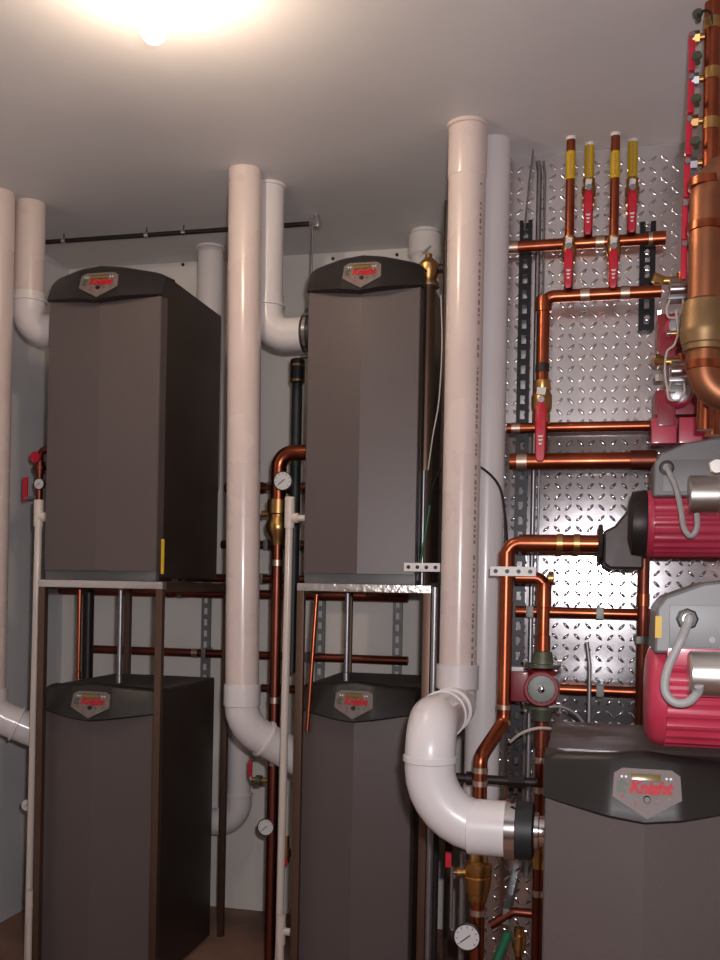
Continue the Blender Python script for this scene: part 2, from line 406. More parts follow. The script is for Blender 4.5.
MB().tube([(xd, yd, zd+.15), (xd, yd, zd), (-1.98, yd, zd)], R4*1.08, .085, 36).build('elbow', M['pvcw'], D_)
MB().lathe(*collar((xd, yd, zd+.12), Z, R4*1.05), 36).build('elbow_collar', M['pvcw'], D_)
coupling(D_, (-1.985, yd, zd), X, .065)
# E: big right pipe with three elbows into the nearest boiler
xe, ye = -.390, 3.05
E_ = vent('vent_pipe', 'large cream vent pipe right of centre, curving forward into the nearest boiler', loc=(xe, ye, 0))
z1 = zat(xe, ye, 700)
RE = R4*1.04
MB().tube([(xe, ye, CE), (xe, ye, z1+.02)], RE, seg=44).build('pipe', M['pvc'], E_)
MB().lathe((xe, ye, CE-.012), -Z, [(0, RE), (.002, RE*1.04), (zat(xe, ye, 125)*0+.155, RE*1.04), (.158, RE*1.02)], 40).build('top_socket', M['pvc'], E_)
top_ring(E_, xe, ye, RE*1.02)
MB().lathe((xe, ye, zat(xe, ye, 664)), -Z, [(0, RE), (.001, RE*1.13), (.075, RE*1.13), (.08, RE*1.05)], 40).build('socket', M['pvcw'], E_)
xq, yq = -.357, 2.30; xm, ym = xq+.0, yq
zq = zat(xq, yq, 722); zq2 = zat(xq, yq, 823); zpp = z1+.0
zt1 = zat(xe, ye, 706)
r5 = R4*1.07
P = [V(xe, ye, z1+.03), V(xe, ye, zt1), V(xq, yq, zq), V(xq, yq, zq2), V(-.185, yq, zq2)]
def seg_of(a, b, t): return a.lerp(b, t)
m12 = seg_of(P[1], P[2], .35); m12b = seg_of(P[1], P[2], .62); m23 = seg_of(P[2], P[3], .36)
MB().tube([P[0], P[1], m12], r5, .09, 40).build('elbow', M['pvcw'], E_)
MB().tube([m12, m12b], R4, seg=40).build('short_pipe', M['pvcw'], E_)
MB().tube([m12b, P[2], m23], r5, .105, 40).build('elbow', M['pvcw'], E_)
MB().tube([m23, P[3], P[4]], r5, .135, 44).build('elbow', M['pvcw'], E_)
ax12 = (P[2]-P[1]).normalized()
MB().lathe(*collar(m12, ax12, r5, .014, 1.07), 40).build('elbow_collar', M['pvcw'], E_)
MB().lathe(*collar(m12b, ax12, r5, .014, 1.07), 40).build('elbow_collar', M['pvcw'], E_)
MB().lathe(*collar(m23, Z, r5, .016, 1.07), 40).build('elbow_collar', M['pvcw'], E_)
MB().lathe((-.262, yq, zq2), X, [(0, r5*1.0), (.002, r5*1.06), (.090, r5*1.06), (.092, r5*1.0)], 40).build('end_socket', M['pvcw'], E_)
coupling(E_, (-.176, yq, zq2), X, .070, R4*1.0, (.002, .014))
MB().lathe((-.108, yq, zq2), X, [(0, .036), (.002, .043), (.012, .043), (.014, .036), (.03, .036)], 32).build('flue_collar', M['bright'], E_, label='polished steel collar')
marks(E_, xe, ye, z1+.1, CE-.2, RE, -.62)
# F: behind E
xf, yf = -.322, 3.182
F_ = vent('vent_pipe', 'white plastic vent pipe close behind the large cream pipe', loc=(xf, yf, 0))
zf = zat(xf, yf, 822)
MB().tube([(xf, yf, CE), (xf, yf, zf+.1)], R4, seg=36).build('pipe', M['pvcw'], F_)
MB().tube([(xf, yf, zf+.12), (xf, yf, zf), (-.435, yf+.02, zf)], R4*1.06, .10, 36).build('elbow', M['pvcw'], F_)
# G, H, I: far pipes by the back wall
for (x, y, m, lb, zz) in ((-1.628, 3.95, 'pvcw', 'white plastic vent pipe near the back wall, behind the upper left boiler', None), (-.80+.1, 3.93, 'pvcw', 'white plastic vent pipe with wide socket rising behind the upper middle boiler', .09)):
    g = vent('vent_pipe', lb, loc=(x, y, 0))
    px = at(425, 240, 3.93).x if zz else x
    g.location.x = px
    MB().tube([(px, y, CE), (px, y, 1.9), (px, y-.06, 1.82), (px, y-.06, 1.7)], R4, .05, seg=32).build('pipe', M[m], g)
    if zz: MB().lathe((px, y, CE-.01), -Z, [(0, R4*1.0), (.01, R4*1.2), (zz, R4*1.2), (zz+.012, R4*1.02)], 32).build('socket', M[m], g)
    else: top_ring(g, px, y, m=m)
xh = at(239, 780, 3.955).x
H_ = vent('vent_pipe', 'white plastic vent pipe low by the back wall, hooking left behind the lower left boiler', loc=(xh, 3.955, 0))
zh = zat(xh, 3.955, 822)
MB().tube([(xh, 3.955, CE), (xh, 3.955, zh+.12)], R4*.9, seg=32).build('pipe', M['pvcw'], H_)
MB().tube([(xh, 3.955, zh+.13), (xh, 3.955, zh), (xh-.30, 3.89, zh)], R4*1.0, .085, 32).build('elbow', M['pvcw'], H_)
MB().lathe(*collar((xh, 3.955, zh+.12), Z, R4*.95), 32).build('elbow_collar', M['pvcw'], H_)

# ------------------------------------------------------------------ far copper lines on the back wall
def hline(pxa, pxb, py, Yp, r, label, m='copperd', name='copper_pipe', cat='pipe', group=None, slope=0):
    a = at(pxa, py, Yp); b = at(pxb, py, Yp); z = at((pxa+pxb)/2, py, Yp).z
    t = thing(name, label, cat, (a.x, Yp, z), group)
    MB().tube([(a.x, Yp, z), (b.x, Yp, z)], r, seg=20).build('tube', M[m], t)
    return t, a.x, b.x, z
G1 = 'dark copper lines along the back wall'
YB = 4.045
lines = []
for pa, pb, py, r, lb in ((226, 320, 488, .024, 'thick dark copper line on the back wall, highest one beside the middle boilers'),
                          (222, 320, 545, .019, 'dark copper line on the back wall, second highest right of the near white pipe'),
                          (100, 330, 578, .019, 'dark copper line on the back wall level with the shelf bottoms'),
                          (60, 408, 594, .021, 'thick dark copper line on the back wall just under both shelves'),
                          (94, 408, 655, .019, 'dark copper line on the back wall midway between shelves and lower hoods')):
    t, xa_, xb_, z_ = hline(pa, pb, py, YB, r, lb, group=G1); lines.append((z_, r))
    for fx in (.33, .66):
        x = xa_+(xb_-xa_)*fx
        MB().box((x+.05, YB-.02, z_-.024), (x+.07, BY+.001, z_+.024), .002).build('wall_clamp', M['strut'], t)
        MB().lathe((x, YB, z_), X, [(0, r*1.01), (.001, r*1.12), (.03, r*1.12), (.031, r*1.01)], 20).build('joint', M['solder'] if r < .02 else M['copperd'], t)
# little elbowed line
p0, p1 = at(262, 688, YB), at(312, 688, YB)
t = thing('copper_pipe', 'short dark copper line low on the back wall, ending behind the lower middle boiler hood', 'pipe', p0, G1)
MB().tube([(p0.x, YB, p0.z), (p1.x, YB, p0.z), (p1.x, YB-.12, p0.z)], .018, .03).build('tube', M['copperd'], t)
MB().box((p0.x+.03, YB-.02, p0.z-.02), (p0.x+.05, BY, p0.z+.02), .002).build('wall_clamp', M['strut'], t)
# vertical slotted channel
def channel(pxv, py, Yp, z0, z1, label, m='strut', w=.041, name='strut_channel', group='slotted strut channels', depth_=.021):
    x = at(pxv, py, Yp).x
    t = thing(name, label, 'strut channel', (x, Yp, z0), group)
    b = MB(); h = w/2; y0 = Yp-depth_; y1 = Yp
    b.box((x-h, y0, z0), (x-h+.003, y1, z1)); b.box((x+h-.003, y0, z0), (x+h, y1, z1))
    # slotted web: bars between slots
    z = z0; step = .0508
    b.box((x-h, y0-.001, z0), (x-.008, y0+.0015, z1)); b.box((x+.008, y0-.001, z0), (x+h, y0+.0015, z1))
    while z < z1-.02:
        b.box((x-.008, y0-.001, z), (x+.008, y0+.0015, min(z+.022, z1))); z += step
    b.build('channel', M[m], t, smooth=False)
    return t, x
for pxv, lb in ((207, 'slotted grey strut on the back wall left of the near white pipe'), (321, 'slotted grey strut on the back wall behind the middle rack, left one'), (398, 'slotted grey strut on the back wall behind the middle rack, right one')):
    channel(pxv, 640, BY+.001, .9, 1.9, lb)

def vpipe(px, py, Yp, z0, z1, r, label, m='iron', name='steel_pipe', cat='pipe', group=None):
    x = at(px, py, Yp).x
    t = thing(name, label, cat, (x, Yp, z0), group)
    MB().tube([(x, Yp, z0), (x, Yp, z1)], r, seg=20).build('tube', M[m], t)
    return t, x
# left rack bits between shelf and lower boiler
vpipe(88, 640, 3.82, 0, ZC-.04, .024, 'thick black vertical pipe behind the lower left boiler hood', group='uprights under the shelves')
def upright(px, Yp, ztop, r, label, m, zb_):
    x = at(px, 640, Yp).x
    t = thing('copper_pipe' if 'copper' in m else 'conduit', label, 'pipe', (x, Yp, zb_))
    MB().tube([(x, Yp, zb_), (x, Yp, ztop)], r, seg=16).build('tube', M[m], t)
    MB().lathe((x, Yp, zb_), Z, [(0, r*1.01), (.001, r*1.3), (.03, r*1.3), (.032, r*1.01)], 16).build('connector', M[m], t)
upright(79, BF+.24, ZC-.012, .0085, 'thin orange copper riser between the left shelf and lower left boiler', 'copper', 1.085)
upright(120, BF+.17, ZC-.012, .0095, 'thin grey conduit riser between the left shelf and lower left boiler', 'zinc', 1.085)
upright(347, BF+.17, ZC-.006, .0095, 'thin grey conduit riser between the middle shelf and lower middle boiler', 'zinc', 1.13)
xo = r2l+.035
t = thing('copper_pipe', 'slim bright copper tube beside the left post of the middle rack', 'pipe', (xo, BF-.02, ZC-.6))
MB().tube([(xo+.008, BF-.006, ZC-.035), (xo-.01, BF-.03, ZC-.5)], .008, seg=14).build('tube', M['copper'], t)

# conduit hanging under the ceiling at the back
pa, pb = at(30, 238, 3.68), at(315, 229, 3.68)
zz = (pa.z+pb.z)/2
t = thing('ceiling_conduit', 'thin dark steel conduit hung under the ceiling across the back left', 'conduit', (pa.x, 3.68, zz))
MB().tube([(pa.x, 3.68, zz), (pb.x-.01, 3.68, zz), (pb.x+.005, 3.68, CE-.001)], .0095, .02).build('tube', M['iron'], t)
MB().box((pb.x-.02, 3.66, zz-.02), (pb.x+.02, 3.70, zz+.018), .005).build('junction_box', M['bright'], t, label='shiny junction box')
MB().lathe((pb.x+.005, 3.68, zz+.02), Z, [(0, .014), (.014, .014), (.015, .018), (.03, .018), (.031, .013), (CE-zz-.021, .013)], 16).build('nipple', M['bright'], t)
for f_ in (.12, .42, .55, .8):
    x = pa.x+(pb.x-pa.x)*f_
    MB().lathe((x, 3.68, zz), X, [(0, .010), (.001, .0125), (.018, .0125), (.019, .010)], 12).build('clamp', M['bright'], t)
    MB().tube([(x+.009, 3.68, zz+.008), (x+.009, 3.68, CE)], .0025, seg=8).build('hanger', M['iron'], t)
MB().tube([(pb.x-.004, 3.66, zz-.015), (pb.x-.004, 3.66, ZC+BH+.001)], .004, seg=10).build('drop_rod', M['zinc'], t)
# heads of screws along the top of the back wall
b = [at(x, y, BY-.002) for x, y in ((65, 272), (80, 270), (183, 262), (333, 256), (397, 252))]
for i, q in enumerate(b):
    o = MB().lathe((q.x, BY, q.z-.012), -Y, [(0, .0075), (.004, .0075), (.006, .004)], 12).build('wall_screw', M['iron'])
    tag(o, ['dark screw head in the back wall by the left corner', 'dark screw head in the back wall above the left hood', 'dark screw head in the back wall left of the far white pipe', 'dark screw head in the back wall above the middle hood, left one', 'dark screw head in the back wall above the middle hood, right one'][i], 'screw', 'screws high on the back wall')

# ------------------------------------------------------------------ fittings
def gauge(p, r, parent=None, label='', d=V(0, -1, 0), cat='gauge', group='round dial gauges'):
    p = Vector(p)
    t = thing('pressure_gauge', label, cat, p, group) if parent is None else parent
    d = d.normalized()
    MB().lathe(p-d*.014, d, [(0, r*.9), (.003, r*1.05), (.016, r*1.12), (.0175, r*1.05), (.0175, r*.97)], 28).build('case', M['iron'], t)
    dl = MB().lathe(p+d*.0036, d, [(0, r*.98), (.0012, r*.98)], 28).build('dial', M['dial'], t)
    side = d.cross(Z).normalized()
    b = MB()
    for k in range(9):
        a = math.radians(-130+260*k/8); u = side*(-math.sin(a))*1+Z*math.cos(a)
        q = p+d*.005
        b.tube([q+u*r*.74, q+u*r*.9], r*.03, seg=4)
    b.build('tick_marks', M['black'], dl, smooth=False)
    q = p+d*.0058
    MB().tube([q-side*r*.25+Z*r*.2, q+side*r*.5-Z*r*.42], r*.045, seg=6).build('needle', M['black'], dl)
    return t
def union(p, ax, r, L, parent, name='union', m='brass', seg=8):
    p = Vector(p)
    MB().lathe(p, ax, [(0, r*1.02), (.001, r*1.35), (L*.28, r*1.35), (L*.3, r*1.7), (L*.62, r*1.7), (L*.64, r*1.4), (L-.001, r*1.4), (L, r*1.02)], seg*3).build(name, M[m], parent)
def ring(parent, p, ax, r, w=.02, m='solder', name='joint'):
    MB().lathe(Vector(p)-Vector(ax)*w/2, ax, [(0, r*1.01), (.001, r*1.1), (w-.001, r*1.1), (w, r*1.01)], 20).build(name, M[m], parent)
def lever(parent, p, ax, r, L, off=V(0, -1, 0), w=.021):
    """ball valve lever: vinyl sleeve with a bent root and a stem nut"""
    p = Vector(p); ax = Vector(ax).normalized(); off = Vector(off).normalized(); side = ax.cross(off).normalized()
    b = MB(); rings = []
    for (h, o, ww, th) in ((0, r+.018, w*.5, .003), (.012, r+.019, w*.62, .004), (.022, r+.020, w*.9, .006), (.032, r+.021, w, .0075), (L*.55, r+.020, w*.92, .0075), (L-.02, r+.018, w*.86, .007), (L-.006, r+.018, w*.75, .006), (L, r+.018, w*.45, .004)):
        c = p+ax*h+off*o
        rings.append([c+side*(ww/2*sx)+off*(th*sy) for sx, sy in ((-1, -.5), (-.75, -1), (.75, -1), (1, -.5), (1, .5), (.75, 1), (-.75, 1), (-1, .5))])
    hd = b.loft(rings).build('lever', M['handle'], parent, label='red lever handle')
    MB().lathe(p+off*(r*.6), off, [(0, .008), (r*.4+.012, .008), (r*.4+.012, .011), (r*.4+.026, .011)], 6).build('stem_nut', M['zinc'], parent)
    g = MB(); c = p+ax*(L*.60)+off*(r+.0277)
    for k in range(3):
        q = c+ax*(.012*k); wd = w*(.26-.05*k)
        g.prism([q-side*wd-ax*.003, q+side*wd-ax*.003, q+side*wd*.6+ax*.003, q-side*wd*.6+ax*.003], off*.0006)
    g.build('grip_mark', M['white'], parent, smooth=False)['kind'] = 'stuff'
    return hd
def ball_valve(parent, p, ax, r, L, hl, off=V(0, -1, 0), m='brass', w=.021):
    p = Vector(p); axv = Vector(ax).normalized()
    MB().lathe(p-axv*L/2, axv, [(0, r*1.02), (.001, r*1.32), (L*.2, r*1.32), (L*.24, r*1.2), (L*.36, r*1.55), (L*.64, r*1.55), (L*.76, r*1.2), (L*.8, r*1.32), (L-.001, r*1.32), (L, r*1.02)], 18).build('valve_body', M[m], parent)
    ov = Vector(off); sd = axv.cross(ov)
    q = p-axv*(L*.16+.006)+ov*(r*1.45)
    MB().prism([q-sd*r*.7-axv*.012, q+sd*r*.6-axv*.014, q+sd*r*.75+axv*.008, q-sd*r*.5+axv*.012], ov*.0035).build('valve_sticker', M['dial'], parent, smooth=False, label='pale sticker')
    lever(parent, p, axv, r, hl, off, w)
# --- middle column piping, left of the middle boilers
yp = 3.50
xv = at(278, 520, yp).x; z450 = zat(xv, yp, 456)
t = thing('copper_riser', 'copper elbow, brass check valve and dark riser left of middle boilers', 'pipe', (xv, yp, 0))
MB().tube([(-.947, yp, z450+.012), (xv+.035, yp, z450+.012), (xv, yp, z450-.02), (xv, yp, zat(xv, yp, 508))], .030, .06, 24).build('elbow', M['copper'], t)
ring(t, (-.985, yp, z450+.012), X, .030, .03, 'brass')
zv0, zv1 = zat(xv, yp, 545), zat(xv, yp, 500)
MB().lathe((xv, yp, zv0), Z, [(0, .024), (.03, .030), (.055, .044), (.08, .046), (.10, .036), (.115, .036), (.12, .042), (zv1-zv0, .042), (zv1-zv0+.001, .032)], 24).build('check_valve', M['brass'], t)
MB().tube([(xv, yp, 0), (xv, yp, zv0+.005)], .021).build('riser', M['copperd'], t)
MB().lathe((xv-.03, yp, zat(xv, yp, 514)), -X, [(0, .008), (.02, .008), (.021, .013), (.035, .013)], 12).build('bleed_plug', M['brass'], t)
for yy in (563, 700, 762): ring(t, (xv, yp, zat(xv, yp, yy)), Z, .021, .025)
q = at(283, 481, yp-.045)
gauge(q, .034, None, 'round white faced gauge on the copper elbow left of the upper middle boiler')
# lower ball valve, gauge
zq_ = zat(xv, yp, 781)
t = thing('drain_valve', 'small brass valve with short red lever low beside the middle rack', 'valve', (xv-.03, yp, zq_))
MB().tube([(xv-.02, yp, zq_), (xv-.085, yp, zq_)], .010).build('body', M['brass'], t)
MB().lathe((xv-.045, yp, zq_), -X, [(0, .012), (.001, .019), (.022, .019), (.023, .012)], 16).build('hex_body', M['bronze'], t)
MB().box((xv-.098, yp-.012, zq_+.012), (xv-.083, yp+.0, zq_+.075), .003).build('lever', M['handle'], t, label='red lever')
MB().tube([(xv-.088, yp-.006, zq_), (xv-.091, yp-.006, zq_+.02)], .005, seg=8).build('stem', M['zinc'], t)
q = at(266, 827, yp-.02); gauge(q, .030, None, 'round white faced gauge low between the racks')
t = thing('drain_fitting', 'brass fitting with red round cap beside the lower middle rack post', 'fitting', at(286, 850, yp-.03))
q = at(286, 862, yp-.03)
MB().lathe(q, Z, [(0, .014), (.02, .014), (.021, .019), (.05, .019), (.051, .012), (.10, .010)], 14).build('body', M['brass'], t)
MB().lathe(q+V(.0, -.012, .01), -Y, [(0, .006), (.012, .006), (.013, .017), (.022, .017)], 10).build('cap', M['handle'], t, label='red round cap')
MB().tube([q+Z*.09, q+Z*.26], .006).build('stem_tube', M['wirew'], t)
# black pipe beside the middle upper boiler
xk = at(297, 400, 3.62).x
t = thing('black_pipe', 'black plastic pipe with two clamps hanging left of the upper middle boiler', 'pipe', (xk, 3.62, ZC))
zk = zat(xk, 3.62, 362)
MB().tube([(xk, 3.62, ZC-.35), (xk, 3.62, zk)], .021).build('tube', M['rubber'], t)
MB().lathe((xk, 3.62, zk-.085), Z, [(0, .0215), (.003, .029), (.09, .029), (.095, .025), (.097, .02)], 20).build('sleeve', M['black'], t)
for h in (-.08, -.02): MB().lathe((xk, 3.62, zk+h), Z, [(0, .0295), (.001, .031), (.009, .031), (.010, .0295)], 20).build('band_clamp', M['brass'], t)
MB().box((xk+.015, 3.605, ZC+.9-.012), (-.9445, 3.635, ZC+.9), .002).build('bracket', M['strut'], t)
# --- CPVC condensate drains
GD = 'cream condensate drain pipes'
def drain(px, py, pyb, Yp, arm, label, xb_):
    x = at(px, py, Yp).x; zt = zat(x, Yp, py); xbot = at(pyb, 950, Yp).x; zb_ = .0
    t = thing('drain_pipe', label, 'drain pipe', (xbot, Yp, 0), GD)
    zt2 = zat(x, Yp, arm); r = .0135
    dx = (xbot-x)/(zt2-zat(x, Yp, 950)); xf_ = x+dx*(zt2)
    MB().tube([(xf_, Yp, 0), (x, Yp, zt2)], r).build('tube', M['cpvc'], t)
    MB().tube([(x, Yp, zt2-.035), (x, Yp, zt)], r*1.3).build('tee', M['cpvc'], t)
    MB().tube([(x, Yp, zt2), (xb_, Yp, zt2)], r*.85).build('arm', M['cpvc'], t)
    MB().tube([(x+.0, Yp, zt2), (x+.032, Yp, zt2)], r*1.3).build('arm_socket', M['cpvc'], t)
    return t
drain(290, 497, 279, 3.19, 518, 'cream plastic drain pipe with open tee standing left of the middle rack', -.946)
drain(39, 500, 28, 3.19, 517, 'cream plastic drain pipe with open tee standing left of the left rack', -1.936)
for px, py, lb in ((33, 890, 'short cream plastic drain stub with tee at the foot of the left rack'), (285, 915, 'short cream plastic drain stub with tee at the foot of the middle rack')):
    x = at(px, py+20, 3.17 if px < 100 else 3.2).x; yy = 3.15 if px < 100 else 3.15; z = zat(x, yy, py)
    t = thing('drain_pipe', lb, 'drain pipe', (x, yy, 0), GD)
    MB().tube([(x, yy, 0), (x, yy, z-.05)], .0125).build('tube', M['cpvc'], t)
    MB().tube([(x, yy, z-.10), (x, yy, z)], .0165).build('tee', M['cpvc'], t)
    MB().tube([(x, yy, z-.055), (x+.035, yy, z-.055)], .0125).build('arm', M['cpvc'], t)
# --- left column bits
yl = 3.40
xl_ = at(40, 455, yl).x
t = thing('copper_riser', 'dark copper line with red capped fitting left of the upper left boiler', 'pipe', (xl_, yl, 0))
MB().tube([(-1.936, yl, zat(xl_, yl, 447)), (xl_, yl, zat(xl_, yl, 450)), (xl_, yl, 0)], .014, .03).build('tube', M['copperd'], t)
MB().lathe((xl_, yl-.014, zat(xl_, yl, 458)), -Y, [(0, .010), (.01, .010), (.011, .022), (.022, .022)], 10).build('cap', M['handle'], t, label='dark red cap')
union((xl_, yl, zat(xl_, yl, 474)), Z, .015, .05, t, m='copperd')
q = at(39.5, 484, yl-.05); gauge(q, .020, None, 'small round white gauge left of the upper left boiler')
q = at(27, 805, 3.36); gauge(q, .022, None, 'small round gauge low beside the left edge drain pipe')
q = at(25.5, 489, 3.44)
t = thing('valve_lever', 'flat red valve lever hanging at the left wall beside the boiler', 'valve', q)
MB().box((q.x-.012, q.y-.004, q.z-.048), (q.x+.010, q.y+.004, q.z+.048), .003).build('lever', M['handle'], t)
MB().tube([(q.x, q.y, q.z-.036), (xl_-.005, q.y-.02, q.z-.036)], .006, seg=10).build('stem', M['zinc'], t)

# ------------------------------------------------------------------ between the middle boiler and the big PVC pipe
yr = 3.30
xr_ = at(426, 400, yr).x
t = thing('relief_pipe', 'dark brown relief pipe topped by a brass valve right of the upper middle boiler', 'pipe', (xr_, yr, 0))
zt = zat(xr_, yr, 285)
MB().tube([(xr_, yr, ZC+.004), (xr_, yr, zt)], .027).build('tube', M['rust'], t)
MB().lathe((xr_, yr, zt-.008), Z, [(0, .028), (.001, .038), (.014, .038), (.015, .030), (.03, .030), (.05, .040), (.075, .040), (.09, .026), (.10, .014), (.115, .012)], 24).build('relief_valve', M['brass'], t)
MB().lathe((xr_, yr, zt-.010), Z, [(0, .0275), (.001, .040), (.008, .040), (.009, .0275)], 24).build('white_seal', M['solder'], t)
MB().tube([(xr_-.02, yr-.02, zt+.105), (xr_+.012, yr-.03, zt+.125)], .004, seg=8).build('test_lever', M['zinc'], t)
MB().tube([(xr_, yr-.0, zt+.05), (xr_+.07, yr+.0, zt+.06), (xr_+.07, yr, zt-.04)], .016, .03).build('outlet', M['iron'], t)
x2 = at(441, 400, yr+.02).x
o, _ = vpipe(443, 460, 3.21, 0, zt+.25, .012, 'narrow dark steel pipe between the upper middle boiler and big cream pipe')
o, _ = vpipe(434, 640, 3.06, 0, zat(-.48, 3.06, 587), .0105, 'pale conduit stub right of the middle rack, below the white strap', m='zinc', name='conduit')
o, _ = vpipe(424, 470, 3.245, ZC+.004, zat(-.52, 3.22, 470), .007, 'thin steel rod beside the right post of the middle rack', m='zinc', name='steel_rod')
def wire(pts, r, m, label, name='wire', sm=3):
    ps = [Vector(p) for p in pts]
    # Catmull-Rom smoothing
    out = []
    for i in range(len(ps)-1):
        p0 = ps[max(0, i-1)]; p1 = ps[i]; p2 = ps[i+1]; p3 = ps[min(len(ps)-1, i+2)]
        for k in range(6):
            u = k/6; out.append(.5*((2*p1)+(p2-p0)*u+(2*p0-5*p1+4*p2-p3)*u*u+(3*p1-p0-3*p2+p3)*u**3))
    out.append(ps[-1])
    o = MB().tube(out, r, seg=8).build(name, M[m]); tag(o, label, 'wire'); return o
wire([at(441, 295, 3.2), at(442, 345, 3.2), at(439, 400, 3.2), at(433, 435, 3.21), at(428, 470, 3.22)], .0024, 'wirew', 'thin white wire dangling beside the big cream pipe')
wire([at(430, 505, 3.2), at(434, 482, 3.17), at(445, 466, 3.13), at(465, 461, 3.1165), at(486, 471, 3.1165), at(500, 488, 3.10), at(505, 515, 3.08), at(507, 540, 3.0)], .0040, 'wireb', 'black cable arching behind the big cream pipe')
wire([at(430, 503, 3.2), at(426, 530, 3.2), at(421, 560, 3.17), at(421, 568, 3.127)], .0035, 'wireg', 'green wire hanging below the black cable end')
# perforated strap
def strap(pxs, py, Yp, label):
    a, b_ = at(pxs[0], py, Yp), at(pxs[1], py, Yp)
    t = thing('hanger_strap', label, 'strap', (a.x, Yp, a.z), 'white perforated hanger straps')
    MB().box((a.x, Yp-.001, a.z-.014), (b_.x, Yp+.001, a.z+.014)).build('band', M['white'], t, smooth=False)
    n = max(2, int(round((b_.x-a.x)/.034)))
    for k in range(n):
        x = a.x+(b_.x-a.x)*(k+.5)/n
        MB().lathe((x, Yp-.0008, a.z), -Y, [(0, .0065), (.001, .0065)], 14).build('hole', M['black'], t)
strap((404, 440), 567, 3.125, 'white perforated strap across the post right of the upper middle boiler')
strap((490, 536), 571, 2.90, 'white perforated strap across the tall copper riser')

# ------------------------------------------------------------------ tread plate wall: strut, conduits, headers
zc1 = zat(.0, PY, 222)
_, xs1 = channel(523, 400, PY-.0075, .6, zat(-.15, PY, 222), 'tall black slotted strut on the plate wall beside the white pipe', 'strutb')
_, xs2 = channel(647, 270, PY-.0035, zat(.7, PY, 326), zat(.7, PY, 213), 'short black slotted strut on the plate wall carrying the two top headers', 'strutb', w=.05)
# bright nuts in the short strut's slots
for py in (224, 252, 268, 290, 318):
    q = at(647, py, PY-.0245)
    o = MB().lathe(q, -Y, [(0, .010), (.004, .010), (.005, .007), (.010, .006)], 6).build('strut_nut', M['bright'])
    tag(o, 'bright nut in the short black strut, counting down from its top: %s' % {224: 'first', 252: 'second', 268: 'third', 290: 'fourth', 318: 'fifth'}[py], 'nut', 'nuts in the short strut')
for px, r, lb in ((535, .0085, 'shiny conduit running up the plate wall right of the tall strut'), (540.5, .004, 'thin wire conduit beside the shiny conduit on the plate wall')):
    x = at(px, 400, PY-.02).x
    t = thing('conduit', lb, 'conduit', (x, PY-.02, .5))
    MB().tube([(x, PY-.02, .5), (x, PY-.02, zat(x, PY, 175)), (x-.005, PY-.015, CE-.03)], r, .05, 12).build('tube', M['zinc'], t)
x = at(529, 180, PY-.045).x
o = MB().tube([(x+.012, PY-.04, CE), (x, PY-.045, CE-.12), (x-.012, PY-.045, zat(x, PY, 235))], .003, .2, 8).build('wire', M['zinc']); tag(o, 'thin grey wire dropping from the ceiling in front of the tall strut', 'wire')

YH = 3.25
GH = 'copper headers on the plate wall'
def header(pa, pb, pya, r, label, m='copper', Yp=YH, z=None):
    a, b_ = at(pa, pya, Yp), at(pb, pya, Yp); z = at((pa+pb)/2, pya, Yp).z
    t = thing('copper_header', label, 'pipe', (a.x, Yp, z), GH)
    MB().tube([(a.x, Yp, z), (b_.x, Yp, z)], r).build('tube', M[m], t)
    return t, a.x, b_.x, z
h1, a1, b1, zh1 = header(507, 662, 243, .0195, 'topmost horizontal copper header on the plate wall')
MB().lathe((b1-.03, YH, zh1), X, [(0, .020), (.001, .0235), (.04, .0235), (.041, .020)], 20).build('end_cap', M['copper'], h1)
for px in (514, 600, 653): ring(h1, (at(px, 243, YH).x, YH, zh1), X, .0195, .03)
h3, a3, b3, zh3 = header(507, 657, 427, .0175, 'thin copper header on the plate wall above the thick one')
ring(h3, (at(516, 427, YH).x, YH, zh3), X, .0175, .03)
yh4 = 3.215
h4, a4, b4, zh4 = header(510, 650, 461, .0275, 'thick copper header on the plate wall running to the upper pump', Yp=yh4)
MB().lathe((at(630, 461, yh4).x, yh4, zh4), X, [(0, .028), (.001, .033), (.08, .033), (.081, .028)], 22).build('end_socket', M['copperd'], h4)
ring(h4, (at(522, 461, yh4).x, yh4, zh4), X, .0275, .035)
# second header with riser and big ball valve
y2 = 3.195
xr2 = at(543, 340, y2).x; z2 = zat(xr2, y2, 297)
xe2 = at(661, 296, y2).x
h2 = thing('copper_header', 'second copper header on the plate wall, bent down into a riser with red lever', 'pipe', (xr2, y2, zh4), GH)
MB().tube([(xe2, y2, z2), (xr2, y2, z2), (xr2, y2, zh4+.029)], .0205, .035, 22).build('tube', M['copper'], h2)
MB().lathe((xr2, y2, z2-.05), Z, [(0, .021), (.001, .0262), (.034, .0262), (.05, .024)], 20).build('elbow_socket', M['copper'], h2)
for px in (585, 625): ring(h2, (at(px, 297, y2).x, y2, z2), X, .0205, .03)
zbv = zat(xr2, y2, 402)
ring(h2, (xr2, y2, zat(xr2, y2, 368)), Z, .0205, .03, 'iron', 'pipe_clamp')
ball_valve(h2, (xr2, y2, zbv), -Z, .0215, .14, .20, m='brass', w=.036)
